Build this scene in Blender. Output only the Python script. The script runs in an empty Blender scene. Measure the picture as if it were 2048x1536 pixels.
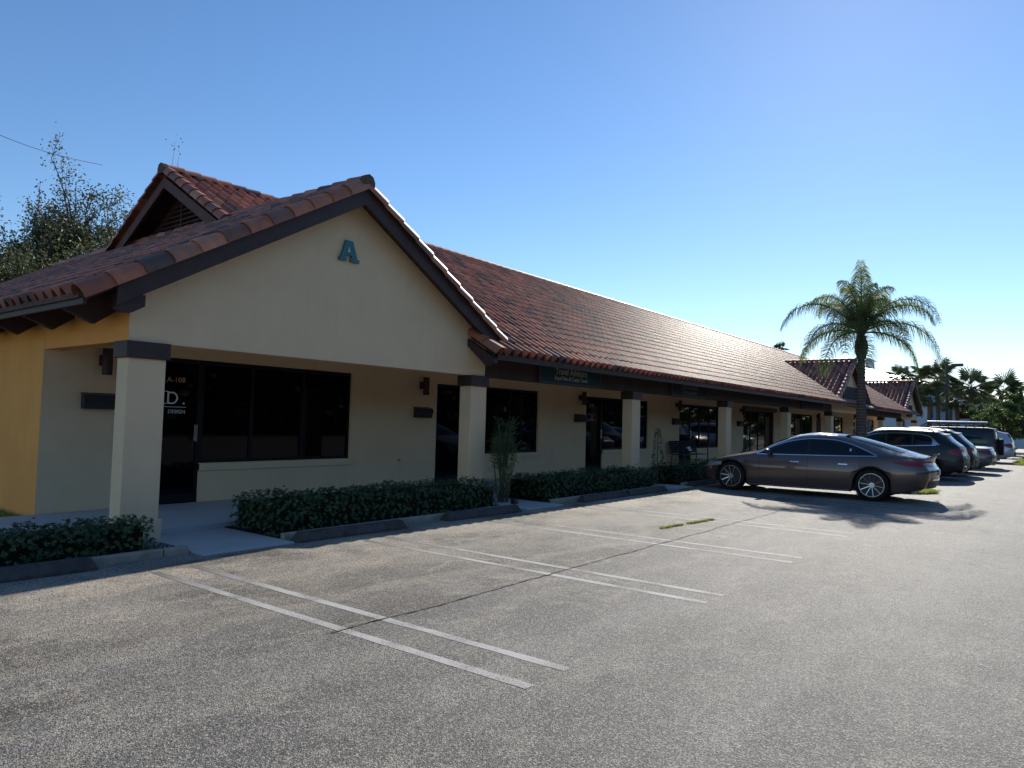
import bpy, math, random
import numpy as np
from mathutils import Vector, Matrix, noise
R = math.radians
random.seed(7)
rng = np.random.default_rng(7)
scene = bpy.context.scene
COL = scene.collection

# ------------------------------------------------------------------ camera, sky, sun, exposure
yaw, pit, rol, FPX = R(52.39654), R(2.96397), R(1.46592), 1426.136
f_ = Vector((math.sin(yaw)*math.cos(pit), math.cos(yaw)*math.cos(pit), math.sin(pit)))
r0 = Vector((math.cos(yaw), -math.sin(yaw), 0)); u0 = r0.cross(f_)
r_ = r0*math.cos(rol)+u0*math.sin(rol); u_ = -r0*math.sin(rol)+u0*math.cos(rol)
cd = bpy.data.cameras.new("camera"); cam = bpy.data.objects.new("camera", cd); COL.objects.link(cam)
M = Matrix((r_, u_, -f_)).transposed().to_4x4(); M.translation = (0, 0, 1.6)
cam.matrix_world = M
cd.sensor_width = 36; cd.lens = FPX/2048*36; cd.clip_end = 3000; cd.clip_start = .05
scene.camera = cam

SUN = Vector((1.65, .34, 1.0)).normalized()
ELEV = math.asin(SUN.z); AZ = math.atan2(SUN.x, SUN.y)
world = bpy.data.worlds.new("World"); scene.world = world; world.use_nodes = True
nt = world.node_tree; nt.nodes.clear()
out = nt.nodes.new('ShaderNodeOutputWorld'); bg = nt.nodes.new('ShaderNodeBackground')
sky = nt.nodes.new('ShaderNodeTexSky'); sky.sky_type = 'NISHITA'; sky.sun_disc = False
sky.sun_elevation = ELEV; sky.sun_rotation = AZ; sky.air_density = 1.0; sky.dust_density = 0.05; sky.ozone_density = 2.2; sky.air_density = .95
bg.inputs[1].default_value = .105
geo = nt.nodes.new('ShaderNodeTexCoord'); sep = nt.nodes.new('ShaderNodeSeparateXYZ')
nt.links.new(geo.outputs['Generated'], sep.inputs[0])
mp = nt.nodes.new('ShaderNodeMapping'); mp.inputs['Scale'].default_value = (3, 3, 16)
nt.links.new(geo.outputs['Generated'], mp.inputs[0])
nz = nt.nodes.new('ShaderNodeTexNoise'); nz.inputs['Scale'].default_value = 1.6; nz.inputs['Detail'].default_value = 6
nt.links.new(mp.outputs[0], nz.inputs['Vector'])
rmp = nt.nodes.new('ShaderNodeMapRange'); rmp.inputs[1].default_value = .5; rmp.inputs[2].default_value = .68
nt.links.new(nz.outputs[0], rmp.inputs[0])
band = nt.nodes.new('ShaderNodeMapRange'); band.inputs[1].default_value = .095; band.inputs[2].default_value = .04
nt.links.new(sep.outputs[2], band.inputs[0])
mu = nt.nodes.new('ShaderNodeMath'); mu.operation = 'MULTIPLY'; nt.links.new(rmp.outputs[0], mu.inputs[0]); nt.links.new(band.outputs[0], mu.inputs[1])
mixc = nt.nodes.new('ShaderNodeMixRGB'); mixc.inputs[2].default_value = (5.6, 6.3, 6.9, 1)
nt.links.new(mu.outputs[0], mixc.inputs[0]); nt.links.new(sky.outputs[0], mixc.inputs[1])
hsv = nt.nodes.new('ShaderNodeHueSaturation'); hsv.inputs['Saturation'].default_value = 1.17; hsv.inputs['Hue'].default_value = .503
nt.links.new(sky.outputs[0], hsv.inputs['Color']); nt.links.new(hsv.outputs[0], mixc.inputs[1])
nt.links.new(mixc.outputs[0], bg.inputs[0]); nt.links.new(bg.outputs[0], out.inputs[0])

sl = bpy.data.lights.new("sun", 'SUN'); sl.energy = 4.4; sl.angle = R(.53); sl.color = (1, .94, .84)
so = bpy.data.objects.new("sun", sl); COL.objects.link(so); so.rotation_euler = SUN.to_track_quat('Z', 'Y').to_euler(); so.location = (20, 0, 30)
vs = scene.view_settings; vs.view_transform = 'Standard'; vs.look = 'None'; vs.exposure = 0.5; vs.gamma = 1

# ------------------------------------------------------------------ materials
def mat(name, col, rough=.8, spec=.5, metal=0, bump=0, bscale=40, var=0, vscale=3, coat=0, attr=False, col2=None):
    m = bpy.data.materials.new(name); m.use_nodes = True; t = m.node_tree; b = t.nodes['Principled BSDF']
    b.inputs['Base Color'].default_value = (*col, 1); b.inputs['Roughness'].default_value = rough
    b.inputs['Specular IOR Level'].default_value = spec; b.inputs['Metallic'].default_value = metal
    b.inputs['Coat Weight'].default_value = coat; b.inputs['Coat Roughness'].default_value = .03
    tc = t.nodes.new('ShaderNodeTexCoord'); src = None
    if attr:
        a = t.nodes.new('ShaderNodeAttribute'); a.attribute_name = 'col'; src = a.outputs[0]
    if var:
        n = t.nodes.new('ShaderNodeTexNoise'); n.inputs['Scale'].default_value = vscale; n.inputs['Detail'].default_value = 8
        n.inputs['Roughness'].default_value = .62
        t.links.new(tc.outputs['Object'], n.inputs['Vector'])
        mr = t.nodes.new('ShaderNodeMapRange'); mr.inputs[1].default_value = .3; mr.inputs[2].default_value = .7
        t.links.new(n.outputs[0], mr.inputs[0])
        mx = t.nodes.new('ShaderNodeMixRGB'); t.links.new(mr.outputs[0], mx.inputs[0])
        if src is not None:
            k = t.nodes.new('ShaderNodeMixRGB'); k.blend_type = 'MULTIPLY'; k.inputs[0].default_value = 1
            g = 1-var
            mx.inputs[1].default_value = (g, g, g, 1); mx.inputs[2].default_value = (1, 1, 1, 1)
            t.links.new(src, k.inputs[1]); t.links.new(mx.outputs[0], k.inputs[2]); src = k.outputs[0]
        else:
            c2 = col2 or tuple(c*(1-var) for c in col)
            mx.inputs[1].default_value = (*c2, 1); mx.inputs[2].default_value = (*col, 1); src = mx.outputs[0]
    if src is not None: t.links.new(src, b.inputs['Base Color'])
    if bump:
        n2 = t.nodes.new('ShaderNodeTexNoise'); n2.inputs['Scale'].default_value = bscale; n2.inputs['Detail'].default_value = 5
        t.links.new(tc.outputs['Object'], n2.inputs['Vector'])
        bp = t.nodes.new('ShaderNodeBump'); bp.inputs['Strength'].default_value = bump; bp.inputs['Distance'].default_value = .01
        t.links.new(n2.outputs[0], bp.inputs['Height']); t.links.new(bp.outputs[0], b.inputs['Normal'])
    return m

def leafmat(name, c1, c2, rough=.45, trans=.25):
    m = bpy.data.materials.new(name); m.use_nodes = True; t = m.node_tree; b = t.nodes['Principled BSDF']
    a = t.nodes.new('ShaderNodeAttribute'); a.attribute_name = 'col'
    mx = t.nodes.new('ShaderNodeMixRGB'); mx.inputs[1].default_value = (*c1, 1); mx.inputs[2].default_value = (*c2, 1)
    t.links.new(a.outputs['Fac'], mx.inputs[0]); t.links.new(mx.outputs[0], b.inputs['Base Color'])
    b.inputs['Roughness'].default_value = rough; b.inputs['Specular IOR Level'].default_value = .4
    tr = t.nodes.new('ShaderNodeBsdfTranslucent'); ms = t.nodes.new('ShaderNodeMixShader'); ms.inputs[0].default_value = trans
    hs = t.nodes.new('ShaderNodeHueSaturation'); hs.inputs['Value'].default_value = 1.6; hs.inputs['Hue'].default_value = .48
    t.links.new(mx.outputs[0], hs.inputs['Color']); t.links.new(hs.outputs[0], tr.inputs[0])
    o = t.nodes['Material Output']
    t.links.new(b.outputs[0], ms.inputs[1]); t.links.new(tr.outputs[0], ms.inputs[2]); t.links.new(ms.outputs[0], o.inputs[0])
    return m

MT = {}
MT['stucco'] = mat('cream_stucco', (.84, .61, .375), .9, .2, bump=.7, bscale=60, var=.10, vscale=1.3)
MT['ochre'] = mat('ochre_stucco_warm_bounce', (.95, .40, .105), .9, .2, bump=.35, bscale=60, var=.12, vscale=1.2)  # ochre tone with the west side's warm bounced light painted into it
def streaks(m, amt=.16):
    t = m.node_tree; b = t.nodes['Principled BSDF']; tc = t.nodes.new('ShaderNodeTexCoord'); mp = t.nodes.new('ShaderNodeMapping'); mp.inputs['Scale'].default_value = (5, 5, .45)
    n = t.nodes.new('ShaderNodeTexNoise'); n.inputs['Scale'].default_value = 1.5; n.inputs['Detail'].default_value = 6; t.links.new(tc.outputs['Object'], mp.inputs[0]); t.links.new(mp.outputs[0], n.inputs['Vector'])
    mr = t.nodes.new('ShaderNodeMapRange'); mr.inputs[1].default_value = .52; mr.inputs[2].default_value = .75; t.links.new(n.outputs[0], mr.inputs[0])
    sp = t.nodes.new('ShaderNodeSeparateXYZ'); t.links.new(tc.outputs['Object'], sp.inputs[0])
    lo = t.nodes.new('ShaderNodeMapRange'); lo.inputs[1].default_value = .55; lo.inputs[2].default_value = .05; t.links.new(sp.outputs[2], lo.inputs[0])
    mm = t.nodes.new('ShaderNodeMath'); mm.operation = 'MULTIPLY_ADD'; mm.inputs[1].default_value = .5; t.links.new(lo.outputs[0], mm.inputs[0]); t.links.new(mr.outputs[0], mm.inputs[2])
    m2 = t.nodes.new('ShaderNodeMath'); m2.operation = 'MULTIPLY'; m2.inputs[1].default_value = amt; m2.use_clamp = True; t.links.new(mm.outputs[0], m2.inputs[0])
    mx = t.nodes.new('ShaderNodeMixRGB'); mx.inputs[2].default_value = (.26, .20, .14, 1); t.links.new(m2.outputs[0], mx.inputs[0])
    src = b.inputs['Base Color'].links[0].from_socket; t.links.new(src, mx.inputs[1]); t.links.new(mx.outputs[0], b.inputs['Base Color'])
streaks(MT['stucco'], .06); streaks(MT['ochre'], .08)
MT['wood'] = mat('dark_brown_painted_wood', (.066, .036, .031), .6, .4, bump=.2, bscale=25, var=.35, vscale=4)
MT['woodred'] = mat('reddish_brown_wood', (.12, .045, .035), .65, .4, bump=.3, bscale=30, var=.35, vscale=5)
MT['beam'] = mat('brown_cedar_board', (.062, .040, .034), .75, .3, bump=.4, bscale=18, var=.45, vscale=2.5)
MT['tile'] = mat('clay_tile', (.3, .1, .06), .52, .5, bump=.25, bscale=55, var=.35, vscale=5, attr=True)
MT['mortar'] = mat('grey_mortar', (.15, .10, .07), .9, .2, bump=.5, bscale=30, var=.4, vscale=8)
MT['metal_dark'] = mat('dark_metal', (.03, .03, .034), .45, .5)
MT['bronze'] = mat('dark_bronze_frame', (.006, .006, .008), .5, .25)
MT['glass'] = mat('dark_window_glass', (.002, .002, .004), .03, .22)
MT['chrome'] = mat('bright_metal', (.7, .7, .72), .15, .5, metal=1)
MT['silver'] = mat('silver_alloy', (.55, .55, .58), .28, .5, metal=1)
MT['conc'] = mat('pale_painted_concrete', (.47, .47, .46), .75, .3, bump=.15, bscale=30, var=.15, vscale=1.5)
MT['kerb'] = mat('weathered_kerb_concrete', (.42, .36, .29), .9, .2, bump=.5, bscale=40, var=.4, vscale=6)
MT['stop'] = mat('dark_stained_wheel_stop_concrete', (.105, .095, .088), .9, .2, bump=.7, bscale=35, var=.55, vscale=7)
MT['mulch'] = mat('dark_mulch', (.04, .03, .024), .95, .2, bump=1, bscale=60, var=.6, vscale=30)
MT['pebble'] = mat('pale_pebbles', (.32, .30, .28), .8, .3, var=.6, vscale=60)
MT['rubber'] = mat('black_rubber', (.012, .012, .013), .75, .3, bump=.2, bscale=60)
MT['soil'] = mat('ground_soil', (.10, .085, .05), .95, .2, var=.4, vscale=2)
MT['white'] = mat('white_lettering', (.85, .85, .83), .6)
MT['tan'] = mat('tan_lettering', (.62, .38, .18), .6)
MT['teal'] = mat('teal_painted_letter', (.045, .19, .22), .55, .4, var=.2, vscale=8)
MT['signteal'] = mat('dark_teal_sign_board', (.02, .055, .065), .75, .2, var=.2, vscale=3)
MT['signdark'] = mat('charcoal_sign_board', (.03, .033, .042), .8, .2, var=.3, vscale=4)
MT['signtrim'] = mat('sign_moulding', (.075, .065, .075), .7, .3)
MT['goldtext'] = mat('cream_sign_lettering', (.40, .36, .27), .5)
MT['dimtext'] = mat('dim_sign_lettering', (.11, .12, .13), .6)
MT['bark'] = mat('grey_brown_bark', (.16, .125, .10), .95, .2, bump=1, bscale=14, var=.5, vscale=6)
MT['palmbark'] = mat('ringed_palm_bark', (.17, .145, .13), .9, .2, bump=.6, bscale=30, var=.45, vscale=5)
def ring_bark(m):
    t = m.node_tree; b = t.nodes['Principled BSDF']; tc = t.nodes.new('ShaderNodeTexCoord'); w = t.nodes.new('ShaderNodeTexWave'); w.bands_direction = 'Z'
    w.inputs['Scale'].default_value = 3.4; w.inputs['Distortion'].default_value = 2.2; w.inputs['Detail'].default_value = 2; t.links.new(tc.outputs['Object'], w.inputs['Vector'])
    mx = t.nodes.new('ShaderNodeMixRGB'); mx.blend_type = 'MULTIPLY'; mx.inputs[0].default_value = .55; src = b.inputs['Base Color'].links[0].from_socket
    t.links.new(src, mx.inputs[1]); t.links.new(w.outputs[0], mx.inputs[2]); t.links.new(mx.outputs[0], b.inputs['Base Color'])
ring_bark(MT['palmbark'])
MT['stem'] = mat('cane_stem', (.12, .13, .05), .7, .3, var=.3, vscale=10)
MT['petal'] = mat('white_petal', (.8, .8, .76), .6)
MT['whitemetal'] = mat('white_standing_seam_metal', (.72, .73, .74), .4, .5, var=.06)
MT['bluewall'] = mat('grey_blue_siding', (.33, .43, .52), .8, .3, var=.1)
MT['palewall'] = mat('pale_render', (.62, .66, .70), .8, .3, var=.1)
MT['line'] = None
MT['grass_base'] = mat('turf_soil', (.07, .085, .03), .95, .2, bump=1, bscale=40, var=.5, vscale=12)
MT['leaf_hedge'] = leafmat('hedge_leaf', (.022, .055, .022), (.075, .13, .045), .35, .12)
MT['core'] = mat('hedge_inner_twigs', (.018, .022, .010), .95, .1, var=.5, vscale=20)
MT['leaf_tree'] = leafmat('tree_leaf', (.035, .05, .022), (.12, .13, .05), .5, .25)
MT['leaf_palm'] = leafmat('palm_leaflet', (.055, .10, .035), (.20, .24, .06), .62, .4)
MT['leaf_sabal'] = leafmat('sabal_leaf', (.06, .09, .045), (.16, .19, .09), .45, .35)
MT['leaf_shrub'] = leafmat('shrub_leaf', (.05, .095, .03), (.14, .21, .06), .45, .3)
MT['leaf_dark'] = leafmat('far_tree_leaf', (.02, .032, .016), (.05, .07, .03), .6, .1)
MT['grass'] = leafmat('grass_blade', (.12, .17, .04), (.30, .36, .09), .6, .45)

def paint(name, c, metal=.35, rough=.32, coat=.8):
    return mat(name, c, rough, .5, metal=metal, coat=coat)
MT['p_umber'] = paint('dark_umber_metallic_paint', (.12, .075, .060))
MT['p_black'] = paint('black_paint', (.005, .006, .008), .0, .4, .2)
MT['p_char'] = paint('charcoal_paint', (.014, .014, .017), .0, .4, .25)
MT['p_grey'] = paint('grey_metallic_paint', (.09, .088, .092))
MT['p_silver'] = paint('silver_paint', (.50, .52, .56))
MT['carglass'] = mat('tinted_car_glass', (.006, .009, .013), .04, .5)
MT['skyglass'] = mat('rear_car_glass', (.012, .016, .02), .05, .8)
MT['red'] = mat('red_tail_lamp', (.22, .006, .012), .12, .6)
MT['amber'] = mat('amber_marker_lamp', (.6, .18, .04), .2, .5)
MT['plastic'] = mat('black_plastic', (.018, .018, .02), .5, .4)
MT['headlamp'] = mat('headlamp_lens', (.35, .37, .4), .1, .6)

def ground_mat():
    m = bpy.data.materials.new('worn_asphalt'); m.use_nodes = True; t = m.node_tree; b = t.nodes['Principled BSDF']
    L = t.links.new; N = t.nodes.new
    tc = N('ShaderNodeTexCoord')
    def noi(scale, det=4, mapping=None, rough=.6):
        n = N('ShaderNodeTexNoise'); n.inputs['Scale'].default_value = scale; n.inputs['Detail'].default_value = det; n.inputs['Roughness'].default_value = rough
        if mapping:
            mm = N('ShaderNodeMapping'); mm.inputs['Scale'].default_value = mapping; L(tc.outputs['Object'], mm.inputs[0]); L(mm.outputs[0], n.inputs['Vector'])
        else: L(tc.outputs['Object'], n.inputs['Vector'])
        return n.outputs[0]
    def rng_(v, a, b_, c=0, d=1):
        n = N('ShaderNodeMapRange'); L(v, n.inputs[0])
        for i, q in enumerate((a, b_, c, d)): n.inputs[i+1].default_value = q
        return n.outputs[0]
    def mix(f, a, b_, mode='MIX'):
        n = N('ShaderNodeMixRGB'); n.blend_type = mode
        for i, q in enumerate((f, a, b_)):
            if isinstance(q, (int, float)): n.inputs[i].default_value = q
            elif isinstance(q, tuple): n.inputs[i].default_value = (*q, 1)
            else: L(q, n.inputs[i])
        return n.outputs[0]
    def math_(op, a, b_):
        n = N('ShaderNodeMath'); n.operation = op
        for i, q in enumerate((a, b_)):
            if isinstance(q, (int, float)): n.inputs[i].default_value = q
            else: L(q, n.inputs[i])
        return n.outputs[0]
    sp = N('ShaderNodeSeparateXYZ'); L(tc.outputs['Object'], sp.inputs[0])
    wob = noi(.8, 3)
    yw = math_('ADD', sp.outputs[1], math_('MULTIPLY', math_('SUBTRACT', wob, .5), .25))
    side = rng_(yw, 4.24, 4.30)                       # older bay surface beyond the joint
    base = mix(side, (.148, .138, .122), (.120, .104, .083))
    blot = rng_(noi(.55, 6, rough=.7), .44, .60)
    base = mix(blot, base, (.225, .207, .178))
    blot2 = rng_(noi(2.3, 5, rough=.65), .56, .70)
    base = mix(math_('MULTIPLY', blot2, .7), base, (.34, .31, .26))
    dark = rng_(noi(.9, 5, (1, 1.6, 1), .65), .56, .72)
    base = mix(math_('MULTIPLY', dark, .7), base, (.048, .043, .037))
    # sand washed up along the kerb and into shallow puddle rings
    kerb = rng_(yw, 5.0, 7.0)
    sand = math_('MULTIPLY', kerb, rng_(noi(.9, 5, (1, 1, 1), .6), .40, .56))
    base = mix(math_('MULTIPLY', sand, .95), base, (.56, .47, .36))
    nn = noi(.75, 4, (1, 1.3, 1), .55)
    rim = rng_(math_('ABSOLUTE', math_('SUBTRACT', nn, .5), 0), .0, .030, 1, 0)
    rimm = math_('MULTIPLY', math_('MULTIPLY', rim, rng_(yw, 1.5, 6.0, .25, 1)), rng_(noi(1.6, 3), .38, .58))
    base = mix(math_('MULTIPLY', rimm, .7), base, (.52, .45, .35))
    w = N('ShaderNodeTexWave'); w.wave_type = 'RINGS'; w.inputs['Scale'].default_value = .22; w.inputs['Distortion'].default_value = 9; w.inputs['Detail'].default_value = 3; w.inputs['Detail Scale'].default_value = .6
    L(tc.outputs['Object'], w.inputs['Vector'])
    ring = math_('MULTIPLY', rng_(w.outputs['Fac'], .86, 1.0), rng_(yw, 1.5, 5.5))
    base = mix(math_('MULTIPLY', ring, .55), base, (.40, .35, .27))
    # tyre tracks along the lane
    tr = rng_(noi(.5, 3, (.10, 2.0, 1)), .50, .62)
    base = mix(math_('MULTIPLY', tr, .6), base, (.27, .25, .225))
    # aggregate
    v = N('ShaderNodeTexVoronoi'); v.inputs['Scale'].default_value = 150; L(tc.outputs['Object'], v.inputs['Vector'])
    v2 = N('ShaderNodeTexVoronoi'); v2.inputs['Scale'].default_value = 115; L(tc.outputs['Object'], v2.inputs['Vector'])
    s1 = N('ShaderNodeSeparateColor'); L(v.outputs['Color'], s1.inputs[0])
    s2 = N('ShaderNodeSeparateColor'); L(v2.outputs['Color'], s2.inputs[0])
    st = math_('MULTIPLY', rng_(s1.outputs[0], 0, 1, .5, 1.6), rng_(v.outputs['Distance'], .25, .75, 1.25, .35))
    base = mix(1.0, base, st, 'MULTIPLY')
    base = mix(rng_(s2.outputs[1], .80, .82, 0, .7), base, (.44, .40, .34))
    base = mix(rng_(s2.outputs[2], .84, .86, 0, .75), base, (.030, .028, .027))
    L(base, b.inputs['Base Color'])
    b.inputs['Roughness'].default_value = .72; b.inputs['Specular IOR Level'].default_value = .35
    h = math_('ADD', v.outputs['Distance'], math_('MULTIPLY', noi(180, 3), .8))
    bp = N('ShaderNodeBump'); bp.inputs['Strength'].default_value = .75; bp.inputs['Distance'].default_value = .008
    L(h, bp.inputs['Height']); L(bp.outputs[0], b.inputs['Normal'])
    return m
MT['asphalt'] = ground_mat()
def line_mat():
    m = mat('worn_white_road_paint', (.42, .41, .38), .75, .3, bump=.7, bscale=150)
    t = m.node_tree; b = t.nodes['Principled BSDF']
    tc = t.nodes.new('ShaderNodeTexCoord'); n = t.nodes.new('ShaderNodeTexNoise'); n.inputs['Scale'].default_value = 90; n.inputs['Detail'].default_value = 3
    n3 = t.nodes.new('ShaderNodeTexNoise'); n3.inputs['Scale'].default_value = 2.2; n3.inputs['Detail'].default_value = 5
    t.links.new(tc.outputs['Object'], n.inputs[0]); t.links.new(tc.outputs['Object'], n3.inputs[0])
    a = t.nodes.new('ShaderNodeMath'); a.operation = 'MULTIPLY_ADD'; a.inputs[1].default_value = .9; t.links.new(n3.outputs[0], a.inputs[0]); t.links.new(n.outputs[0], a.inputs[2])
    mr = t.nodes.new('ShaderNodeMapRange'); mr.inputs[1].default_value = .90; mr.inputs[2].default_value = 1.18; t.links.new(a.outputs[0], mr.inputs[0])
    # paint fades out towards the kerb
    sp = t.nodes.new('ShaderNodeSeparateXYZ'); t.links.new(tc.outputs['Object'], sp.inputs[0])
    fd = t.nodes.new('ShaderNodeMapRange'); fd.inputs[1].default_value = 5.6; fd.inputs[2].default_value = 7.1; t.links.new(sp.outputs[1], fd.inputs[0])
    sub = t.nodes.new('ShaderNodeMath'); sub.operation = 'MAXIMUM'; t.links.new(fd.outputs[0], sub.inputs[0]); t.links.new(mr.outputs[0], sub.inputs[1])
    mx = t.nodes.new('ShaderNodeMixRGB'); mx.inputs[1].default_value = (.46, .44, .41, 1); mx.inputs[2].default_value = (.15, .14, .125, 1)
    t.links.new(sub.outputs[0], mx.inputs[0]); t.links.new(mx.outputs[0], b.inputs['Base Color'])
    return m
MT['line'] = line_mat()

# ------------------------------------------------------------------ mesh helpers
class MB:
    def __init__(s): s.v = []; s.f = []; s.c = None; s.m = []
    def add(s, vs_, fs, c=None):
        o = len(s.v); s.v += [tuple(p) for p in vs_]; s.f += [tuple(i+o for i in q) for q in fs]
        if c is not None:
            if s.c is None: s.c = [(1, 1, 1)]*o
            s.c += [c]*len(vs_)
        elif s.c is not None: s.c += [(1, 1, 1)]*len(vs_)
        return s
    def box(s, x0, x1, y0, y1, z0, z1, c=None):
        p = [(x, y, z) for z in (z0, z1) for y in (y0, y1) for x in (x0, x1)]
        return s.add(p, [(0, 2, 3, 1), (4, 5, 7, 6), (0, 1, 5, 4), (2, 6, 7, 3), (0, 4, 6, 2), (1, 3, 7, 5)], c)
    def prism(s, poly, axis, a, b, c=None):
        """poly: 2D points; axis 'y' -> (x,z) polygon between y=a..b ; 'x' -> (y,z) ; 'z' -> (x,y)"""
        n = len(poly)
        def P(q, t):
            return (q[0], t, q[1]) if axis == 'y' else ((t, q[0], q[1]) if axis == 'x' else (q[0], q[1], t))
        vs_ = [P(q, a) for q in poly]+[P(q, b) for q in poly]
        fs = [tuple(range(n)), tuple(range(2*n-1, n-1, -1))]+[(i, n+i, n+(i+1) % n, (i+1) % n) for i in range(n)]
        return s.add(vs_, fs, c)
    def tube(s, pts, rad, n=8, c=None, cap=True):
        pts = [Vector(p) for p in pts]; rad = rad if hasattr(rad, '__len__') else [rad]*len(pts)
        vs_ = []; prev = None
        for i, p in enumerate(pts):
            d = (pts[min(i+1, len(pts)-1)]-pts[max(i-1, 0)]).normalized()
            if prev is None: a = d.orthogonal().normalized()
            else: a = (prev-d*prev.dot(d)).normalized()
            prev = a; bq = d.cross(a)
            for k in range(n):
                t = 2*math.pi*k/n; vs_.append(p+(a*math.cos(t)+bq*math.sin(t))*rad[i])
        fs = []
        for i in range(len(pts)-1):
            for k in range(n): fs.append((i*n+k, i*n+(k+1) % n, (i+1)*n+(k+1) % n, (i+1)*n+k))
        if cap: fs += [tuple(range(n-1, -1, -1)), tuple(range((len(pts)-1)*n, len(pts)*n))]
        return s.add(vs_, fs, c)
    def grid(s, P, c=None, closed=False):
        nu = len(P); nv = len(P[0]); vs_ = [q for row in P for q in row]
        fs = [(i*nv+j, i*nv+j+1, (i+1)*nv+j+1, (i+1)*nv+j) for i in range(nu-1) for j in range(nv-1)]
        return s.add(vs_, fs, c)
    def build(s, name, m, parent=None, smooth=False, world=False, org=None):
        me = bpy.data.meshes.new(name); V = s.v
        if world and parent is not None:
            p = parent; o = Vector((0, 0, 0))
            while p is not None: o += Vector(p.location); p = p.parent
            V = [(a-o.x, b-o.y, c_-o.z) for a, b, c_ in V]
        elif org is not None:
            V = [(a-org[0], b-org[1], c_-org[2]) for a, b, c_ in V]
        me.from_pydata(V, [], s.f); me.materials.append(m)
        if s.c is not None:
            at = me.color_attributes.new('col', 'FLOAT_COLOR', 'POINT')
            arr = np.ones((len(V), 4), dtype=np.float32); arr[:, :3] = np.array(s.c, dtype=np.float32); at.data.foreach_set('color', arr.ravel())
        if smooth: me.polygons.foreach_set('use_smooth', [True]*len(me.polygons))
        me.update()
        ob = bpy.data.objects.new(name, me); COL.objects.link(ob)
        if parent is not None: ob.parent = parent
        if org is not None: ob.location = org
        return ob
def tag(o, label=None, cat=None, group=None, kind=None):
    if label: o['label'] = label
    if cat: o['category'] = cat
    if group: o['group'] = group
    if kind: o['kind'] = kind
    return o
def empty(name, loc, label, cat, group=None, rz=0):
    o = bpy.data.objects.new(name, None); COL.objects.link(o); o.location = loc; o.rotation_euler = (0, 0, rz); o.empty_display_size = .2
    return tag(o, label, cat, group)
KIDS = {}
def copy_tree(o, loc, label, rz=None):
    def rec(a, par):
        c = a.copy(); COL.objects.link(c); c.parent = par
        for ch in [q for q in bpy.data.objects if q.parent == a]: rec(ch, c)
        return c
    c = rec(o, None); c.location = loc; c['label'] = label
    if rz is not None: c.rotation_euler = (0, 0, rz)
    return c
def bevel(o, w=.01, seg=2):
    md = o.modifiers.new('bevel', 'BEVEL'); md.width = w; md.segments = seg; md.limit_method = 'ANGLE'; md.angle_limit = R(40)
    return o
def text_mesh(name, body, size, m, parent, loc, rot=(R(90), 0, 0), depth=.002, align='LEFT', sx=1, bold=0, world=True):
    cu = bpy.data.curves.new(name, 'FONT'); cu.body = body; cu.size = size; cu.extrude = depth; cu.align_x = align; cu.offset = bold
    t = bpy.data.objects.new(name, cu); COL.objects.link(t); dg = bpy.context.evaluated_depsgraph_get()
    me = bpy.data.meshes.new_from_object(t.evaluated_get(dg)); bpy.data.objects.remove(t)
    me.materials.clear(); me.materials.append(m)
    ob = bpy.data.objects.new(name, me); COL.objects.link(ob); ob.parent = parent; ob.rotation_euler = rot; ob.scale = (sx, 1, 1)
    p = parent; o = Vector((0, 0, 0))
    while p is not None and world: o += Vector(p.location); p = p.parent
    ob.location = Vector(loc)-o
    return ob

# ------------------------------------------------------------------ ground and setting
def sheet(name, x0, x1, y0, y1, z, m):
    return tag(MB().add([(x0, y0, z), (x1, y0, z), (x1, y1, z), (x0, y1, z)], [(0, 1, 2, 3)]).build(name, m), kind='structure')
sheet('ground', -900, 1600, -1100, 1100, -.03, MT['soil'])
sheet('parking_lot', -30, 62, -22, 7.95, 0.0, MT['asphalt'])
sheet('access_road', 62, 140, -6, 14, -.006, MT['asphalt'])

PAIRS = [(3.57, 3.98), (6.29, 6.67), (8.88, 9.28), (11.62, 12.05), (14.35, 14.75), (17.05, 17.45), (20.0, 20.4), (26.3, 26.7), (29.1, 29.5), (31.9, 32.3), (34.9, 35.3)]
mk = MB()
for a, b in PAIRS:
    for x in (a, b):
        n = 60; w = .044
        P = []
        for i in range(n+1):
            y = 2.55+(7.2-2.55)*i/n; j = .010*noise.noise(Vector((x*7, y*3, 0))); k = .010*noise.noise(Vector((x*5, y*4, 9)))
            P.append([(x-w+j, y, .002), (x+w+k, y, .002)])
        P[0] = [(x-w, 2.55+.02*random.random(), .002), (x+w, 2.55, .002)]
        mk.grid(P)
tag(mk.build('parking_markings', MT['line']), kind='structure')
# joint crack in the asphalt, running parallel to the building
ck = MB(); MT['crack'] = mat('crack_filler_dirt', (.028, .026, .022), .95, .1)
def crack(pts, w):
    P = []; 
    for i in range(len(pts)-1):
        a, b = Vector(pts[i]), Vector(pts[i+1]); n = max(2, int((b-a).length/.05))
        for k in range(n):
            p = a.lerp(b, k/n); j = .05*noise.noise(Vector((p.x*1.4, p.y*3, 1)))+.012*noise.noise(Vector((p.x*11, p.y*9, 3)))
            ww = w*(.35+.9*abs(noise.noise(Vector((p.x*6, 2, p.y*6)))))
            P.append([(p.x, p.y+j-ww, .005), (p.x, p.y+j+ww, .005)])
    ck.grid(P)
crack([(3.45, 4.27, 0), (15, 4.30, 0)], .010)
tag(ck.build('pavement_crack', MT['crack']), kind='structure')

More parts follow.
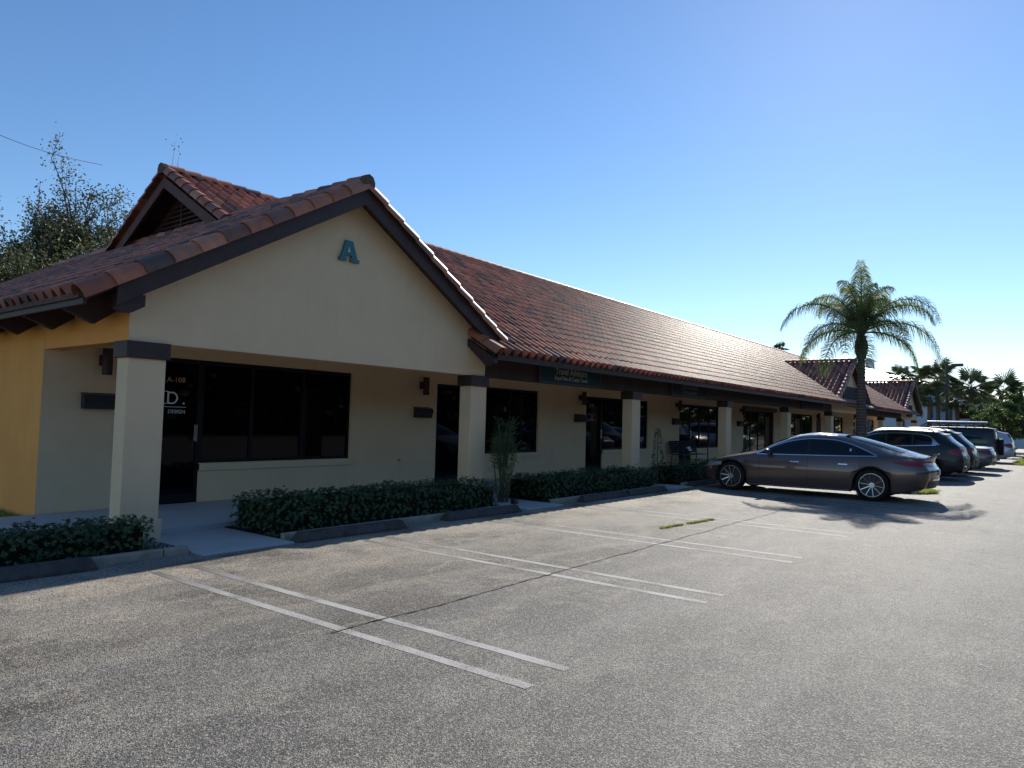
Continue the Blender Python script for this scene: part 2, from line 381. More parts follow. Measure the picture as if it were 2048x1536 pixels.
# walkway slab, steps, kerbs, planting beds
wk = MB()
wk.box(-14, 64.0, 9.22, 11.58, -.05, .10)
tag(bevel(wk.build('walkway', MT['conc']), .012), kind='structure')
wk = MB()
for x0, x1 in ((4.32, 5.52), (10.45, 11.62), (16.75, 17.7)):
    wk.box(x0, x1, 7.62, 9.219, -.05, .022)
tag(bevel(wk.build('entrance_path', MT['conc']), .008), kind='structure')
bd = MB()
for x0, x1 in ((-14, 4.32), (5.52, 10.45), (11.62, 16.75), (17.7, 64)):
    bd.box(x0, x1, 7.98, 9.219, -.04, .035)
tag(bd.build('planting_bed', MT['mulch']), kind='structure')
kb = MB()
def kerbseg(x0, x1):
    x = x0
    while x < x1-.01:
        e = min(x+1.5, x1); kb.box(x+.004, e-.004, 7.88, 7.98, -.04, .085); x = e
kerbseg(-14, 4.3); kerbseg(5.55, 10.45); kerbseg(11.65, 16.7); kerbseg(17.75, 64)
for x in (4.24, 5.55, 10.39, 11.65): pass
tag(bevel(kb.build('kerb', MT['kerb']), .014), kind='structure')
# pale pebbles scattered in the bed by the first column
pb = MB()
def pebbles(x0, x1, y0, y1, n):
    for i in range(n):
        x = random.uniform(x0, x1); y = random.uniform(y0, y1); s_ = random.uniform(.008, .02); a = random.random()*6
        ps = [(x+s_*math.cos(a+k*math.pi/3)*random.uniform(.7, 1.1), y+s_*math.sin(a+k*math.pi/3), .034) for k in range(6)]+[(x+.2*s_, y, .034+s_*.9)]
        pb.add(ps, [(k, (k+1) % 6, 6) for k in range(6)])
pebbles(3.2, 4.31, 8.0, 8.9, 900)
tag(pb.build('bed_pebbles', MT['pebble']), 'pale pebbles scattered over dark mulch beside the first column', 'pebbles', kind='stuff')

# wheel stops
def wheel_stop(cx, label, y=7.70, rz=0):
    o = MB(); L_ = .92
    prof = [(-.10, 0), (-.10, .03), (-.045, .125), (.045, .125), (.10, .03), (.10, 0)]
    P = []
    for i in range(13):
        t = -1+2*i/12; e = L_ - (0 if abs(t) < .99 else 0)
        P.append([(t*e, a+.004*noise.noise(Vector((t*4+cx, a*9, b*9))), b+.004*noise.noise(Vector((t*5, a*7, cx)))) for a, b in prof])
    # sloped ends
    for q in (0, 12):
        sg = -1 if q == 0 else 1
        P[q] = [(sg*(L_-b*.45), a, b) for a, b in prof]
    o.grid(P); n = len(prof)
    o.f.append(tuple(range(n-1, -1, -1))); o.f.append(tuple(range(12*n, 13*n)))
    ob = o.build('wheel_stop', MT['stop']); ob.location = (cx, y, .001); ob.rotation_euler = (0, 0, rz)
    tag(ob, label, 'wheel stop', 'concrete wheel stops along the kerb'); bevel(ob, .012)
wheel_stop(2.33, 'dark concrete wheel stop in front of the leftmost hedge', 7.78, R(-1))
wheel_stop(6.48, 'dark concrete wheel stop right of the white entrance path, before the long hedge', 7.66, R(-1.5))
wheel_stop(9.27, 'dark concrete wheel stop at the right end of the long hedge, by the bamboo', 7.68, R(-2))
wheel_stop(13.25, 'dark concrete wheel stop, left of the touching pair before the second hedge', 7.68)
wheel_stop(15.15, 'dark concrete wheel stop, right of the touching pair before the second hedge', 7.66, R(-1))
wheel_stop(18.7, 'concrete wheel stop in front of the parked umber sedan', 7.74)

# ------------------------------------------------------------------ building
S = .583
PK = 5.37; XW = 7.35; XG2 = 41.3; XG3 = 60.65; HW = 4.0
YE, ZE = 8.30, 2.97; YR = 14.67; ZR = ZE+S*(YR-YE); YB = 2*YR-YE
XM0, XM1 = 7.06, 61.0
def h_main(x, y): return ZR-S*abs(y-YR) if XM0-.01 <= x <= XM1+.01 else -9
def h_w(x, y, xc): return PK-S*abs(x-xc) if (abs(x-xc) <= HW+.02 and y >= 8.64) else -9
bld = empty('shop_building', (4, 9, 0), 'long single-storey cream shop row with red clay tile roof and three front gables', 'building')

TCOLS = [((.50, .165, .080), 34), ((.56, .22, .115), 18), ((.42, .135, .068), 24), ((.26, .105, .062), 12), ((.13, .075, .055), 8), ((.28, .12, .075), 12), ((.50, .22, .12), 4)]
tc_l = [c for c, w in TCOLS]; tw = np.array([w for c, w in TCOLS], float); tw /= tw.sum()
def tcol(dark=False):
    c = tc_l[rng.choice(len(tc_l), p=tw)]; k = random.uniform(.8, 1.15); return tuple(q*k for q in c)
# tile profile, hump + pan
TP = .255; TR = .39
prof = []
for i in range(9):
    t = i/8; prof.append((t*.155, .125*math.sin(math.pi*t)**.85 if 0 < t < 1 else 0.0))
prof += [(.185, -.010), (.235, -.010)]
def tiles(mb, org, du, dv, nrm, L_, W_, ok, eave_dark=None):
    org, du, dv, nrm = Vector(org), Vector(du), Vector(dv), Vector(nrm)
    nu, nv = int(L_/TP), int(math.ceil(W_/TR))
    for j in range(nv):
        for i in range(nu):
            c = org+du*((i+.35)*TP)+dv*((j+.5)*TR)
            if not ok(c): continue
            a = org+du*(i*TP+random.uniform(-.004, .004))+dv*(j*TR+random.uniform(-.006, .006)-(.03 if j == 0 else 0))
            rw = min(TR*1.06, W_-j*TR+.02)
            lift = .010
            F = [a+du*p+nrm*(q+lift) for p, q in prof]; B = [a+du*(p*.96+.004)+dv*rw+nrm*(q*.93) for p, q in prof]
            K = [a+du*(p*.97+.003)+dv*.004+nrm*(q*.88+lift-.012) for p, q in prof]
            n = len(prof); c_ = tcol(); fs = [(k, k+1, n+k+1, n+k) for k in range(n-1)]
            mb.add(K+F, fs, c_); mb.add(F+B, fs, c_)
cs = 1/math.sqrt(1+S*S); sn = S*cs
DK = .11          # crest above deck
def barrels(mb, p0, p1, r, n_per=.36, droop=None, up=(0, 0, 1), start=0, arc=(0, 180), side=None):
    p0, p1 = Vector(p0), Vector(p1); d = (p1-p0); L_ = d.length; d.normalize(); n = max(1, round(L_/n_per)); st = L_/n
    up = Vector(up); lat = d.cross(up).normalized(); upn = lat.cross(d).normalized()
    for i in range(n):
        a = p0+d*(i*st-.02); b = p0+d*((i+1)*st+.03); K = 9; A = []; B = []; C = []
        for k in range(K):
            t = R(arc[0]+(arc[1]-arc[0])*k/(K-1)); v = lat*math.cos(t)+upn*math.sin(t)
            A.append(a+v*(r*1.08)+upn*.012); B.append(b+v*(r*.93)); C.append(a+v*(r*.95)+upn*.012)
        c_ = tcol(); fs = [(k, k+1, K+k+1, K+k) for k in range(K-1)]; mb.add(C+A, fs, c_); mb.add(A+B, fs, c_)

# main front slope
t1 = MB()
tiles(t1, (10.38, YE, ZE-DK), (1, 0, 0), (0, cs, sn), (0, -sn, cs), XG2-.0-10.38+0, (YR-YE)/cs,
      lambda c: c.z > max(h_w(c.x, c.y, XW), h_w(c.x, c.y, XG2))-DK-.03 )
tiles(t1, (7.10, YE+2*cs*TR*3, ZE-DK+2*sn*TR*3), (1, 0, 0), (0, cs, sn), (0, -sn, cs), 3.28, (YR-YE)/cs-2*3*TR,
      lambda c: c.z > h_w(c.x, c.y, XW)-DK-.03)
tiles(t1, (XG2, YE, ZE-DK), (1, 0, 0), (0, cs, sn), (0, -sn, cs), XG3-XG2, (YR-YE)/cs,
      lambda c: c.z > max(h_w(c.x, c.y, XG3), h_w(c.x, c.y, XG2))-DK-.03 and (c.y > 8.95 or (XG2+3.2 < c.x < XG3-3.2)))
barrels(t1, (XM1, YR, ZR-.06), (XM0, YR, ZR-.06), .115)
# west rakes of the upper gable and the low eave stub
barrels(t1, (XM0+.04, 12.0, ZR-S*abs(12.0-YR)-.12), (XM0+.04, YR, ZR-.10), .125, up=(-.5, 0, .86), arc=(-25, 150))
barrels(t1, (XM0+.04, 17.34, ZR-S*abs(17.34-YR)-.12), (XM0+.04, YR, ZR-.10), .125, up=(-.5, 0, .86), arc=(30, 205))
barrels(t1, (10.36, YE-.02, ZE-.12), (10.36, 9.0, ZE-.12+S*.7), .125, up=(-.5, 0, .86), arc=(-25, 150))
# wings
def wing(xc, yb, westtiles=True):
    W_ = HW/cs
    def okw(c): return c.z > h_main(c.x, c.y)-DK-.03 and (c.y < 14 or True)
    if westtiles:
        tiles(t1, (xc-HW, yb, PK-S*HW-DK), (0, -1, 0), (cs, 0, sn), (-sn, 0, cs), yb-8.80, W_, okw)
    tiles(t1, (xc+HW, 8.80, PK-S*HW-DK), (0, 1, 0), (-cs, 0, sn), (sn, 0, cs), yb-8.80, W_, okw)
    barrels(t1, (xc, yb, PK-.06), (xc, 8.66, PK-.06), .115)
    barrels(t1, (xc-HW-.02, 8.72, PK-S*HW-.15), (xc, 8.72, PK-.13), .135, n_per=.40, up=(0, -.55, .83), arc=(20, 215))
    e = HW if xc > 60 else HW-.42
    barrels(t1, (xc+e, 8.72, PK-S*e-.15), (xc, 8.72, PK-.13), .135, n_per=.40, up=(0, -.55, .83), arc=(-35, 160))
wing(XW, 20.7); wing(XG2, 13.0); wing(XG3, 20.7)
t1.build('roof_tiles', MT['tile'], bld, world=True, smooth=True)
# end cap mortar of the ridges
for xc in (XW, XG2, XG3):
    mo = MB(); mo.prism([(xc-.12, PK-.16), (xc-.12, PK-.05), (xc-.08, PK+.03), (xc, PK+.062), (xc+.08, PK+.03), (xc+.12, PK-.05), (xc+.12, PK-.16)], 'y', 8.60, 8.70); mo.build('ridge_end_mortar', MT['mortar'], bld, world=True)
mo = MB(); mo.prism([(YR-.12, ZR-.16), (YR-.12, ZR-.05), (YR-.08, ZR+.03), (YR, ZR+.062), (YR+.08, ZR+.03), (YR+.12, ZR-.05), (YR+.12, ZR-.16)], 'x', XM0-.09, XM0+.02); mo.build('ridge_end_mortar', MT['mortar'], bld, world=True)
mo = MB(); mo.box(3.33, 3.39, 8.78, 20.7, 2.87, 2.935)
mo.build('eave_closure', MT['mortar'], bld, world=True)

# decks / soffits
dk = MB()
def slab_main(x0, x1, y0, y1, back=False):
    z = lambda y: ZR-S*abs(y-YR)-DK
    dk.prism([(y0, z(y0)-.005), (y1, z(y1)-.005), (y1, z(y1)-.10), (y0, z(y0)-.10)], 'x', x0, x1)
slab_main(XM0+.12, 10.36, 11.4, YR); slab_main(10.36, 61.0, YE+.03, YR)
slab_main(XM0+.12, 61.0, YR, YB)
def slab_wing(xc, yb, y0=8.70):
    for sg in (-1, 1):
        z = lambda x: PK-S*abs(x-xc)-DK
        xe = xc+sg*(HW-.03)
        p = [(xc, z(xc)-.008), (xe, z(xe)-.008), (xe, z(xe)-.10), (xc, z(xc)-.10)]
        if sg == 1: p = p[::-1]
        dk.prism(p, 'y', y0, yb)
slab_wing(XW, 20.7); slab_wing(XG2, 12.9); slab_wing(XG3, 20.7)
dk.build('roof_deck', MT['wood'], bld, world=True)

# fascia boards
fb = MB()
for xc in (XW, XG2, XG3):
    for sg in (-1, 1):
        e = HW-.05 if (sg < 0 or xc > 60) else HW-.40
        if sg < 0 and xc < 10: e = HW-.35
        if sg < 0 and xc > 10: e = HW-.40
        z = lambda d: PK-S*d
        p = [(xc, z(0)-.21), (xc+sg*e, z(e)-.21), (xc+sg*e, z(e)-.42), (xc, z(0)-.42)]
        if sg > 0: p = p[::-1]
        fb.prism(p, 'y', 8.66, 8.71)
        p = [(xc, z(0)-.17), (xc+sg*e, z(e)-.17), (xc+sg*e, z(e)-.209), (xc, z(0)-.209)]
        if sg > 0: p = p[::-1]
        fb.prism(p, 'y', 8.645, 8.70)
# scroll-cut left foot of the portico rake
fb.prism([(3.70, 2.96), (3.70, 2.80), (3.78, 2.76), (3.90, 2.77), (4.05, 2.86), (4.05, 3.0)], 'y', 8.72, 8.80)
# eave boards
fb.box(10.36, XG2-3.6, YE+.04, YE+.075, 2.74, 2.86); fb.box(XG2+3.65, XG3-3.6, YE+.04, YE+.075, 2.74, 2.86)
fb.box(3.36, 3.40, 8.72, 20.7, 2.80, 2.868)
fb.box(XG3+HW-.04, XG3+HW, 8.72, 20.7, 2.78, 2.868)
# rake of the main roof stub (10.36) and upper west gable
z = lambda y: ZR-S*abs(y-YR)
fb.prism([(YE+.02, z(YE)-.22), (9.0, z(9.0)-.22), (9.0, z(9.0)-.36), (YE+.22, z(YE)-.36), (YE+.02, z(YE)-.30)], 'x', 10.25, 10.34)
fb.build('fascia_board', MT['wood'], bld, world=True)
fb = MB()
for y0 in (12.0, 17.34):
    fb.prism([(y0, z(y0)-.22), (YR, z(YR)-.22), (YR, z(YR)-.44), (y0, z(y0)-.44)] if y0 < YR else [(YR, z(YR)-.22), (y0, z(y0)-.22), (y0, z(y0)-.44), (YR, z(YR)-.44)], 'x', XM0, XM0+.05)
o_ = fb.build('fascia_board', MT['woodred'], bld, world=True); o_['label'] = 'reddish brown rake boards of the upper west gable'
# soffit rafters: tails under the west eave
rt = MB()
for k in range(12):
    y = 9.35+k*1.25
    rt = MB(); rt.prism([(3.41, 2.86), (4.2, 3.30), (4.2, 2.95), (4.05, 2.88), (3.75, 2.66), (3.41, 2.79)], 'y', y, y+.09)
    rt.build('rafter_tail', MT['wood'], bld, world=True)
# upper west gable wall + louvres
uw = MB(); zb0 = PK-S*(.75)-.3
uw.prism([(12.0, 4.9), (17.34, 4.9), (YR, ZR-.25)], 'x', XM0+.50, XM0+.56)
g_ = uw.build('upper_gable_wall', MT['woodred'], bld, world=True)
lv = MB()
for k in range(9):
    zz = 5.55+k*.10; hw_ = max(.05, (ZR-.42-zz)/S-.1)
    if hw_ > .12: lv.prism([(XM0+.40, zz), (XM0+.498, zz+.07), (XM0+.498, zz+.085), (XM0+.40, zz+.02)], 'y', YR-hw_, YR+hw_)
lv.box(XM0+.39, XM0+.40, YR-.02, YR+.02, 5.5, 6.3)
lv.build('louvre_vent', MT['wood'], g_, world=True)

# front gable walls
def gable_wall(xc, left, right):
    w = MB(); zt = lambda x: PK-S*abs(x-xc)-.215
    poly = [(left, 2.46), (right, 2.46), (right, zt(right)), (xc, zt(xc)), (left, zt(left))]
    w.prism(poly, 'y', 9.0, 9.22); return w.build('gable_wall', MT['stucco'], bld, world=True)
gable_wall(XW, 4.0, 10.8); gable_wall(XG2, 37.75, 44.55); gable_wall(XG3, 57.25, 64.0)
# beams between gables
be = MB()
be.box(10.803, 37.747, 9.01, 9.20, 2.46, 3.05); be.box(44.553, 57.247, 9.01, 9.20, 2.46, 3.05)
be.build('beam', MT['beam'], bld, world=True)
# walls: back wall with openings
bw = MB()
Yw = 11.6
openings = [(5.42, 6.42, .10, 2.50), (6.42, 9.65, .75, 2.50), (12.19, 13.12, .10, 2.43), (13.30, 16.31, .75, 2.45),
            (18.85, 19.86, .10, 2.42), (19.86, 23.02, .75, 2.42), (25.64, 26.78, .10, 2.42), (26.78, 29.66, .70, 2.42),
            (32.62, 33.7, .10, 2.42), (33.7, 37.04, .10, 2.42), (39.9, 40.9, .10, 2.40), (40.9, 44.2, .70, 2.40), (47.6, 48.6, .1, 2.4), (48.6, 51.6, .7, 2.4), (54.6, 57.6, .7, 2.4), (59.2, 61.6, .1, 2.4)]
x = 4.0
cols_ = []
for (a, b, z0, z1) in openings:
    if a > x: bw.box(x, a, Yw, Yw+(.2 if x > 4.01 else .2), .0, 3.4 if x > 4.01 else 3.1)
    if z0 > .11: bw.box(a, b, Yw, Yw+.2, .0, z0)
    bw.box(a, b, Yw, Yw+.2, z1, 3.4)
    x = b
bw.box(x, 64.0, Yw, Yw+.2, .0, 3.4)
bw.box(63.8, 64.0, 11.8, 21, 0, 3.0); bw.box(4.3, 63.8, 20.8, 21, 0, 3.0)
bw.build('wall', MT['stucco'], bld, world=True)
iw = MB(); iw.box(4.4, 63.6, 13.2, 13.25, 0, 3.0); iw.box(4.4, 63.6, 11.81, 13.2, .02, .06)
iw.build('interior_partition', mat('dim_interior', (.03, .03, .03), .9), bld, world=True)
# portico ceiling
pc = MB(); pc.box(4.25, 63.8, 9.22, 11.6, 2.74, 2.80); pc.build('porch_ceiling', MT['stucco'], bld, world=True)
# west wall, with the open bay beside the first column
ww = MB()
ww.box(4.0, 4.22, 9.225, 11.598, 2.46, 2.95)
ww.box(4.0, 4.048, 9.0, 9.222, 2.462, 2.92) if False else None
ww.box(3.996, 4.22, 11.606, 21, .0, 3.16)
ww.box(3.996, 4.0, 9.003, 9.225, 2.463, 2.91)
w_ = ww.build('wall', MT['ochre'], bld, world=True); w_['label'] = 'west end wall, ochre with warm bounced light in its colour'
# columns
def column(xr, z0=.0):
    c = MB(); xl = xr-.47
    c.box(xl, xr, 8.985, 9.275, z0, 2.26); o = c.build('column', MT['stucco'], bld, world=True); bevel(o, .012)
    c = MB(); c.box(xl-.035, xr+.035, 8.945, 9.315, 2.255, 2.462); p = c.build('capital', MT['wood'], o, world=True); bevel(p, .006)
    c = MB(); c.box(xl-.03, xr+.03, 8.955, 9.305, z0-.02, .26); p = c.build('plinth', MT['stucco'], o, world=True); bevel(p, .01)
for xr in (4.47, 10.85, 17.37, 24.10, 30.95, 38.05, 44.5, 50.95, 57.6, 63.95): column(xr)
# windows, doors
def window(a, b, z0, z1, mulls=(), awning=False, sill=True):
    fr = MB(); y0, y1 = Yw+.05, Yw+.11; t = .055
    fr.box(a, a+t, y0, y1, z0, z1); fr.box(b-t, b, y0, y1, z0, z1)
    fr.box(a+t, b-t, y0, y1, z0, z0+t); fr.box(a+t, b-t, y0, y1, z1-.07, z1)
    for m in mulls: fr.box(m-.03, m+.03, y0, y1, z0+t, z1-.07)
    w = fr.build('window', MT['bronze'], bld, world=True)
    g = MB(); g.box(a+t-.005, b-t+.005, Yw+.075, Yw+.085, z0+t-.005, z1-.065); g.build('pane', MT['glass'], w, world=True)
    if sill and z0 > .3:
        s_ = MB(); s_.box(a-.0, b+.03, Yw-.035, Yw+.05, z0-.13, z0-.003); p = s_.build('sill', MT['stucco'], w, world=True); bevel(p, .006)
    return w
def door(a, b, z0, z1, handle_x=None, txt=None, closed=False):
    fr = MB(); y0, y1 = Yw+.04, Yw+.10; t = .06
    fr.box(a, a+t, y0, y1, z0, z1); fr.box(b-t, b, y0, y1, z0, z1); fr.box(a+t, b-t, y0, y1, z1-.07, z1); fr.box(a+t, b-t, y0, y1, z0, z0+.14)
    d = fr.build('door', MT['bronze'], bld, world=True)
    g = MB(); g.box(a+t-.005, b-t+.005, Yw+.065, Yw+.075, z0+.135, z1-.065); g.build('pane', MT['glass'], d, world=True)
    if handle_x:
        h = MB()
        for k in (-1, 0, 1): h.tube([(handle_x+k*.022, Yw-.02, 1.12), (handle_x+k*.022, Yw-.02, 1.40)], .006, 6)
        h.tube([(handle_x, Yw+.04, 1.16), (handle_x, Yw-.02, 1.16)], .008, 6); h.tube([(handle_x, Yw+.04, 1.36), (handle_x, Yw-.02, 1.36)], .008, 6)
        h.build('handle', MT['silver'], d, world=True)
    return d
mull = {6.42: (7.4, 8.5), 13.30: (15.05,), 19.86: (21.4,), 26.78: (27.7, 28.7), 33.7: (34.8, 35.9), 40.9: (42, 43), 48.6: (49.6, 50.6), 54.6: (56.1,)}
doors = {}
for (a, b, z0, z1) in openings:
    if a in mull: window(a, b, z0, z1, mull[a])
    else: doors[a] = door(a, b, z0, z1, handle_x=(b-.10 if a < 30 and a not in (12.19,) else None))
ty = Yw+.060
d0 = doors[5.42]
text_mesh('unit_number', 'A-108', .125, MT['tan'], d0, (6.14, ty, 2.10), align='RIGHT')
text_mesh('lettering', 'D', .30, MT['white'], d0, (6.04, ty, 1.735), align='RIGHT', sx=.95)
text_mesh('lettering', '.', .30, MT['white'], d0, (6.16, ty, 1.735), align='RIGHT')
text_mesh('lettering', 'A.', .30, MT['white'], d0, (5.80, ty, 1.735), align='RIGHT')
sf = MB(); sf.box(5.79, 5.87, ty-.002, ty, 1.735, 1.747); sf.box(5.79, 5.87, ty-.002, ty, 1.937, 1.949)
sf.box(5.45, 6.17, ty-.002, ty, 1.685, 1.693)
sf.build('lettering', MT['white'], d0, world=True)
text_mesh('lettering', 'R   DESIGN', .085, MT['white'], d0, (6.16, ty, 1.585), align='RIGHT')
for k, s_ in enumerate(('a 33477', '17.2100', '330.3113')):
    text_mesh('lettering', s_, .05, MT['white'], d0, (5.80, ty, 1.20-k*.062), align='RIGHT')
text_mesh('unit_number', 'A107', .10, MT['dimtext'], doors[12.19], (12.66, ty, 2.22), align='CENTER')
text_mesh('unit_number', 'A106', .15, MT['goldtext'], doors[18.85], (19.27, ty, 2.10), align='CENTER', sx=.9)
nb = MB(); 
for q in ((19.0, 19.56, 1.875, 1.885), (19.0, 19.56, 1.665, 1.675), (19.0, 19.01, 1.675, 1.875), (19.55, 19.56, 1.675, 1.875)): nb.box(q[0], q[1], ty-.002, ty, q[2], q[3])
nb.build('notice', MT['goldtext'], doors[18.85], world=True)
text_mesh('lettering', 'Travel', .09, MT['goldtext'], doors[18.85], (19.28, ty, 1.79), align='CENTER')
text_mesh('lettering', 'Advisors', .09, MT['goldtext'], doors[18.85], (19.28, ty, 1.70), align='CENTER')
text_mesh('unit_number', 'A105', .13, MT['white'], doors[25.64], (26.1, ty, 2.16), align='CENTER')
text_mesh('lettering', 'OPEN', .22, MT['white'], doors[32.62], (33.55, ty, .95), rot=(R(90), R(-90), 0), align='LEFT')
# awning board over the A104 opening, arch niche
aw = MB(); aw.box(32.5, 37.2, Yw-.12, Yw-.003, 2.36, 2.56); aw.build('shop_awning', MT['wood'], bld, world=True)
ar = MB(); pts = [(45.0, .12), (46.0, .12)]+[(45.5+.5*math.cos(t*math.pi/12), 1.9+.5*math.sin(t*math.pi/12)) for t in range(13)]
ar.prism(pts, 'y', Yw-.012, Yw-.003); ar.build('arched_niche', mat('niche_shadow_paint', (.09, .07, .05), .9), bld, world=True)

# green letter A
la = empty('gable_letter', (7.28, 8.985, 4.07), 'teal slab-serif letter A fixed high on the front gable wall', 'letter')
outer = [(-.18, 0), (-.035, 0), (-.035, .05), (-.06, .062), (-.045, .10), (.055, .10), (.075, .062), (.045, .05), (.045, 0), (.215, 0), (.215, .045), (.175, .062), (.075, .33), (-.06, .33), (-.145, .062), (-.18, .045)]
Lm = MB(); Lm.prism(outer, 'y', 0, -.04)
o_ = Lm.build('letter_body', MT['teal'], la)
Lm = MB(); Lm.prism([(-.028, .145), (.03, .145), (.005, .24)], 'y', -.0405, -.042); Lm.build('letter_counter', MT['stucco'], la)

# hanging board signs
def sign(xa, xb, za, zb, y, board, lines, label, tm, nm='shop_sign'):
    cx = (xa+xb)/2; r = empty(nm, (cx, y, za), label, 'sign')
    w = (xb-xa)/2; h = zb-za
    b_ = MB(); b_.box(-w, w, -.03, .0, 0, h); b_.build('sign_board', board, r)
    t = .035; f = MB(); f.box(-w-.02, w+.02, -.05, .003, h, h+t); f.box(-w-.02, w+.02, -.05, .003, -t, 0); f.box(-w-t, -w, -.05, .003, 0, h); f.box(w, w+t, -.05, .003, 0, h)
    f.build('sign_frame', MT['signtrim'], r)
    if lines == 'script':       # the photographed script is illegible: a flowing stroke of the same size
        q = MB(); q.tube([(-.9+1.8*i/60, -.036, h*.5+.075*math.sin(i*.9)*(.5+.5*math.sin(i*.23+1))) for i in range(61)], .008, 5); q.build('lettering', tm, r); lines = []
    if lines == 'caps':
        for i, x_ in enumerate((-1.0, -.7, -.4, .15, .45, .75, 1.05)):
            q = MB(); q.add([(x_-.09, -.034, .12), (x_-.03, -.034, .12), (x_-.03, -.034, .30), (x_+.03, -.034, .30), (x_+.03, -.034, .12), (x_+.09, -.034, .12), (x_+.09, -.034, .38), (x_-.09, -.034, .38)], [(0, 1, 2, 7), (2, 3, 6, 7), (3, 4, 5, 6)]); q.build('lettering', tm, r)
        lines = []
    for (s_, size, zz, sx) in lines:
        text_mesh('lettering', s_, size, tm, r, (0, -.034, zz), align='CENTER', sx=sx, world=False, bold=size*.012)
sign(12.62, 15.12, 2.49, 2.86, 8.98, MT['signteal'], [('Travel Advisors', .225, .185, .93), ('Royal Palm & Cooks Travel', .135, .06, .93)], 'dark teal board reading Travel Advisors, Royal Palm & Cooks Travel, under the eave', MT['goldtext'])
sign(19.25, 21.8, 2.50, 2.84, 8.98, MT['signdark'], [('JASON BAILEY', .18, .18, 1.1), ('PHOTOGRAPHY', .13, .04, 1.1)], 'charcoal board with two rows of faint lettering, under the eave right of the teal board', MT['dimtext'])
sign(32.5, 35.9, 2.50, 2.84, 8.98, MT['signdark'], 'script', 'dark board with faint script lettering, under the eave just left of the second gable', MT['dimtext'])
sign(40.0, 43.0, 2.85, 3.85, 8.98, MT['signdark'], 'caps', 'tall dark board on the second gable wall, half hidden by the palm trunk', MT['dimtext'])
sign(59.3, 61.6, 2.7, 3.5, 8.98, MT['signdark'], [], 'small dark board on the third, farthest gable wall', MT['dimtext'])

# wall lamps, mailboxes
def wall_lamp(x, label, z0=2.14):
    r = empty('wall_lamp', (x, Yw, z0), label, 'wall lamp', 'up-and-down wall lamps by the shop doors')
    b_ = MB(); b_.box(-.06, .06, -.03, -.001, .14, .30); b_.box(-.04, .04, -.10, -.03, .17, .27); b_.build('wall_bracket', MT['woodred'], r)
    t = MB(); t.tube([(0, -.16, 0), (0, -.16, .40)], .072, 16); o = t.build('lamp_shade', MT['wood'], r, smooth=False)
    return r
LAMPS = [(4.80, 'brown cylinder wall lamp in the open bay left of the first column'), (11.66, 'brown cylinder wall lamp left of the narrow dark door A107'),
         (18.46, 'brown cylinder wall lamp left of door A106'), (25.35, 'brown cylinder wall lamp above the bench, left of door A105'), (32.2, 'brown cylinder wall lamp left of the awning opening'),
         (45.9-.9, 'brown cylinder wall lamp just before the second gable'), (38.9, 'brown cylinder wall lamp under the second gable beside its door')]
for x, l in LAMPS: wall_lamp(x, l)
def mailbox(x, label, z0=1.62):
    r = empty('mailbox', (x, Yw, z0), label, 'mailbox', 'black wall mailboxes by the shop doors')
    b_ = MB(); b_.prism([(-.001, 0), (-.11, 0), (-.15, .12), (-.12, .20), (-.001, .235)][::-1], 'x', -.24, .24); b_.build('box_body', MT['metal_dark'], r)
    l_ = MB(); l_.prism([(-.001, .245), (-.001, .238), (-.125, .203), (-.16, .115), (-.168, .118), (-.13, .21)][::-1], 'x', -.25, .25); l_.build('lid', MT['metal_dark'], r)
    return r
for x, l in ((4.76, 'black wall mailbox in the open bay left of the first column'), (11.68, 'black wall mailbox left of the narrow dark door A107'), (18.4, 'black wall mailbox left of door A106'),
             (25.22, 'black wall mailbox above the bench, left of door A105'), (32.0, 'black wall mailbox left of the awning opening'), (38.75, 'black wall mailbox under the second gable')):
    mailbox(x, l)
sg_ = empty('garden_tap', (11.0, Yw, .66), 'small brass hose tap low on the cream wall between big window and door', 'tap')
t = MB(); t.tube([(0, 0, 0), (0, -.07, 0), (0, -.09, -.03)], .011, 8); t.build('spout', MT['tan'], sg_)
t = MB(); t.tube([(0, -.05, 0), (0, -.05, .035)], .006, 6); t.tube([(-.025, -.05, .037), (.025, -.05, .037)], .008, 6); t.build('tap_handle', MT['metal_dark'], sg_)
# bench
bn = empty('bench', (25.6, 11.15, .10), 'dark slatted bench with open arms against the wall beside door A105', 'bench')
b_ = MB()
for k in range(5): b_.box(-1.15, 1.15, -.25+k*.09, -.18+k*.09, .40, .425)
b_.build('seat', MT['metal_dark'], bn)
b_ = MB()
for k in range(6): b_.box(-1.15, 1.15, .20+k*.014, .225+k*.014, .47+k*.075, .535+k*.075)
b_.build('backrest', MT['signdark'], bn)
for sx_ in (-1.12, 1.12):
    b_ = MB(); b_.tube([(sx_, -.26, 0), (sx_, -.26, .64), (sx_, -.20, .67), (sx_, .22, .66)], .02, 6); b_.build('armrest', MT['metal_dark'], bn)
    b_ = MB(); b_.tube([(sx_, .22, 0), (sx_, .2, .42), (sx_, .30, .90)], .02, 6); b_.build('leg', MT['metal_dark'], bn)
# small black path light
pl = empty('path_light', (10.55, 8.0, .03), 'small black box path light at the foot of the bamboo', 'path light')
b_ = MB(); b_.box(-.05, .05, -.05, .05, .04, .14); bevel(b_.build('light_housing', MT['metal_dark'], pl), .008)
b_ = MB(); b_.box(-.015, .015, -.015, .015, -.03, .04); b_.build('stake', MT['metal_dark'], pl)

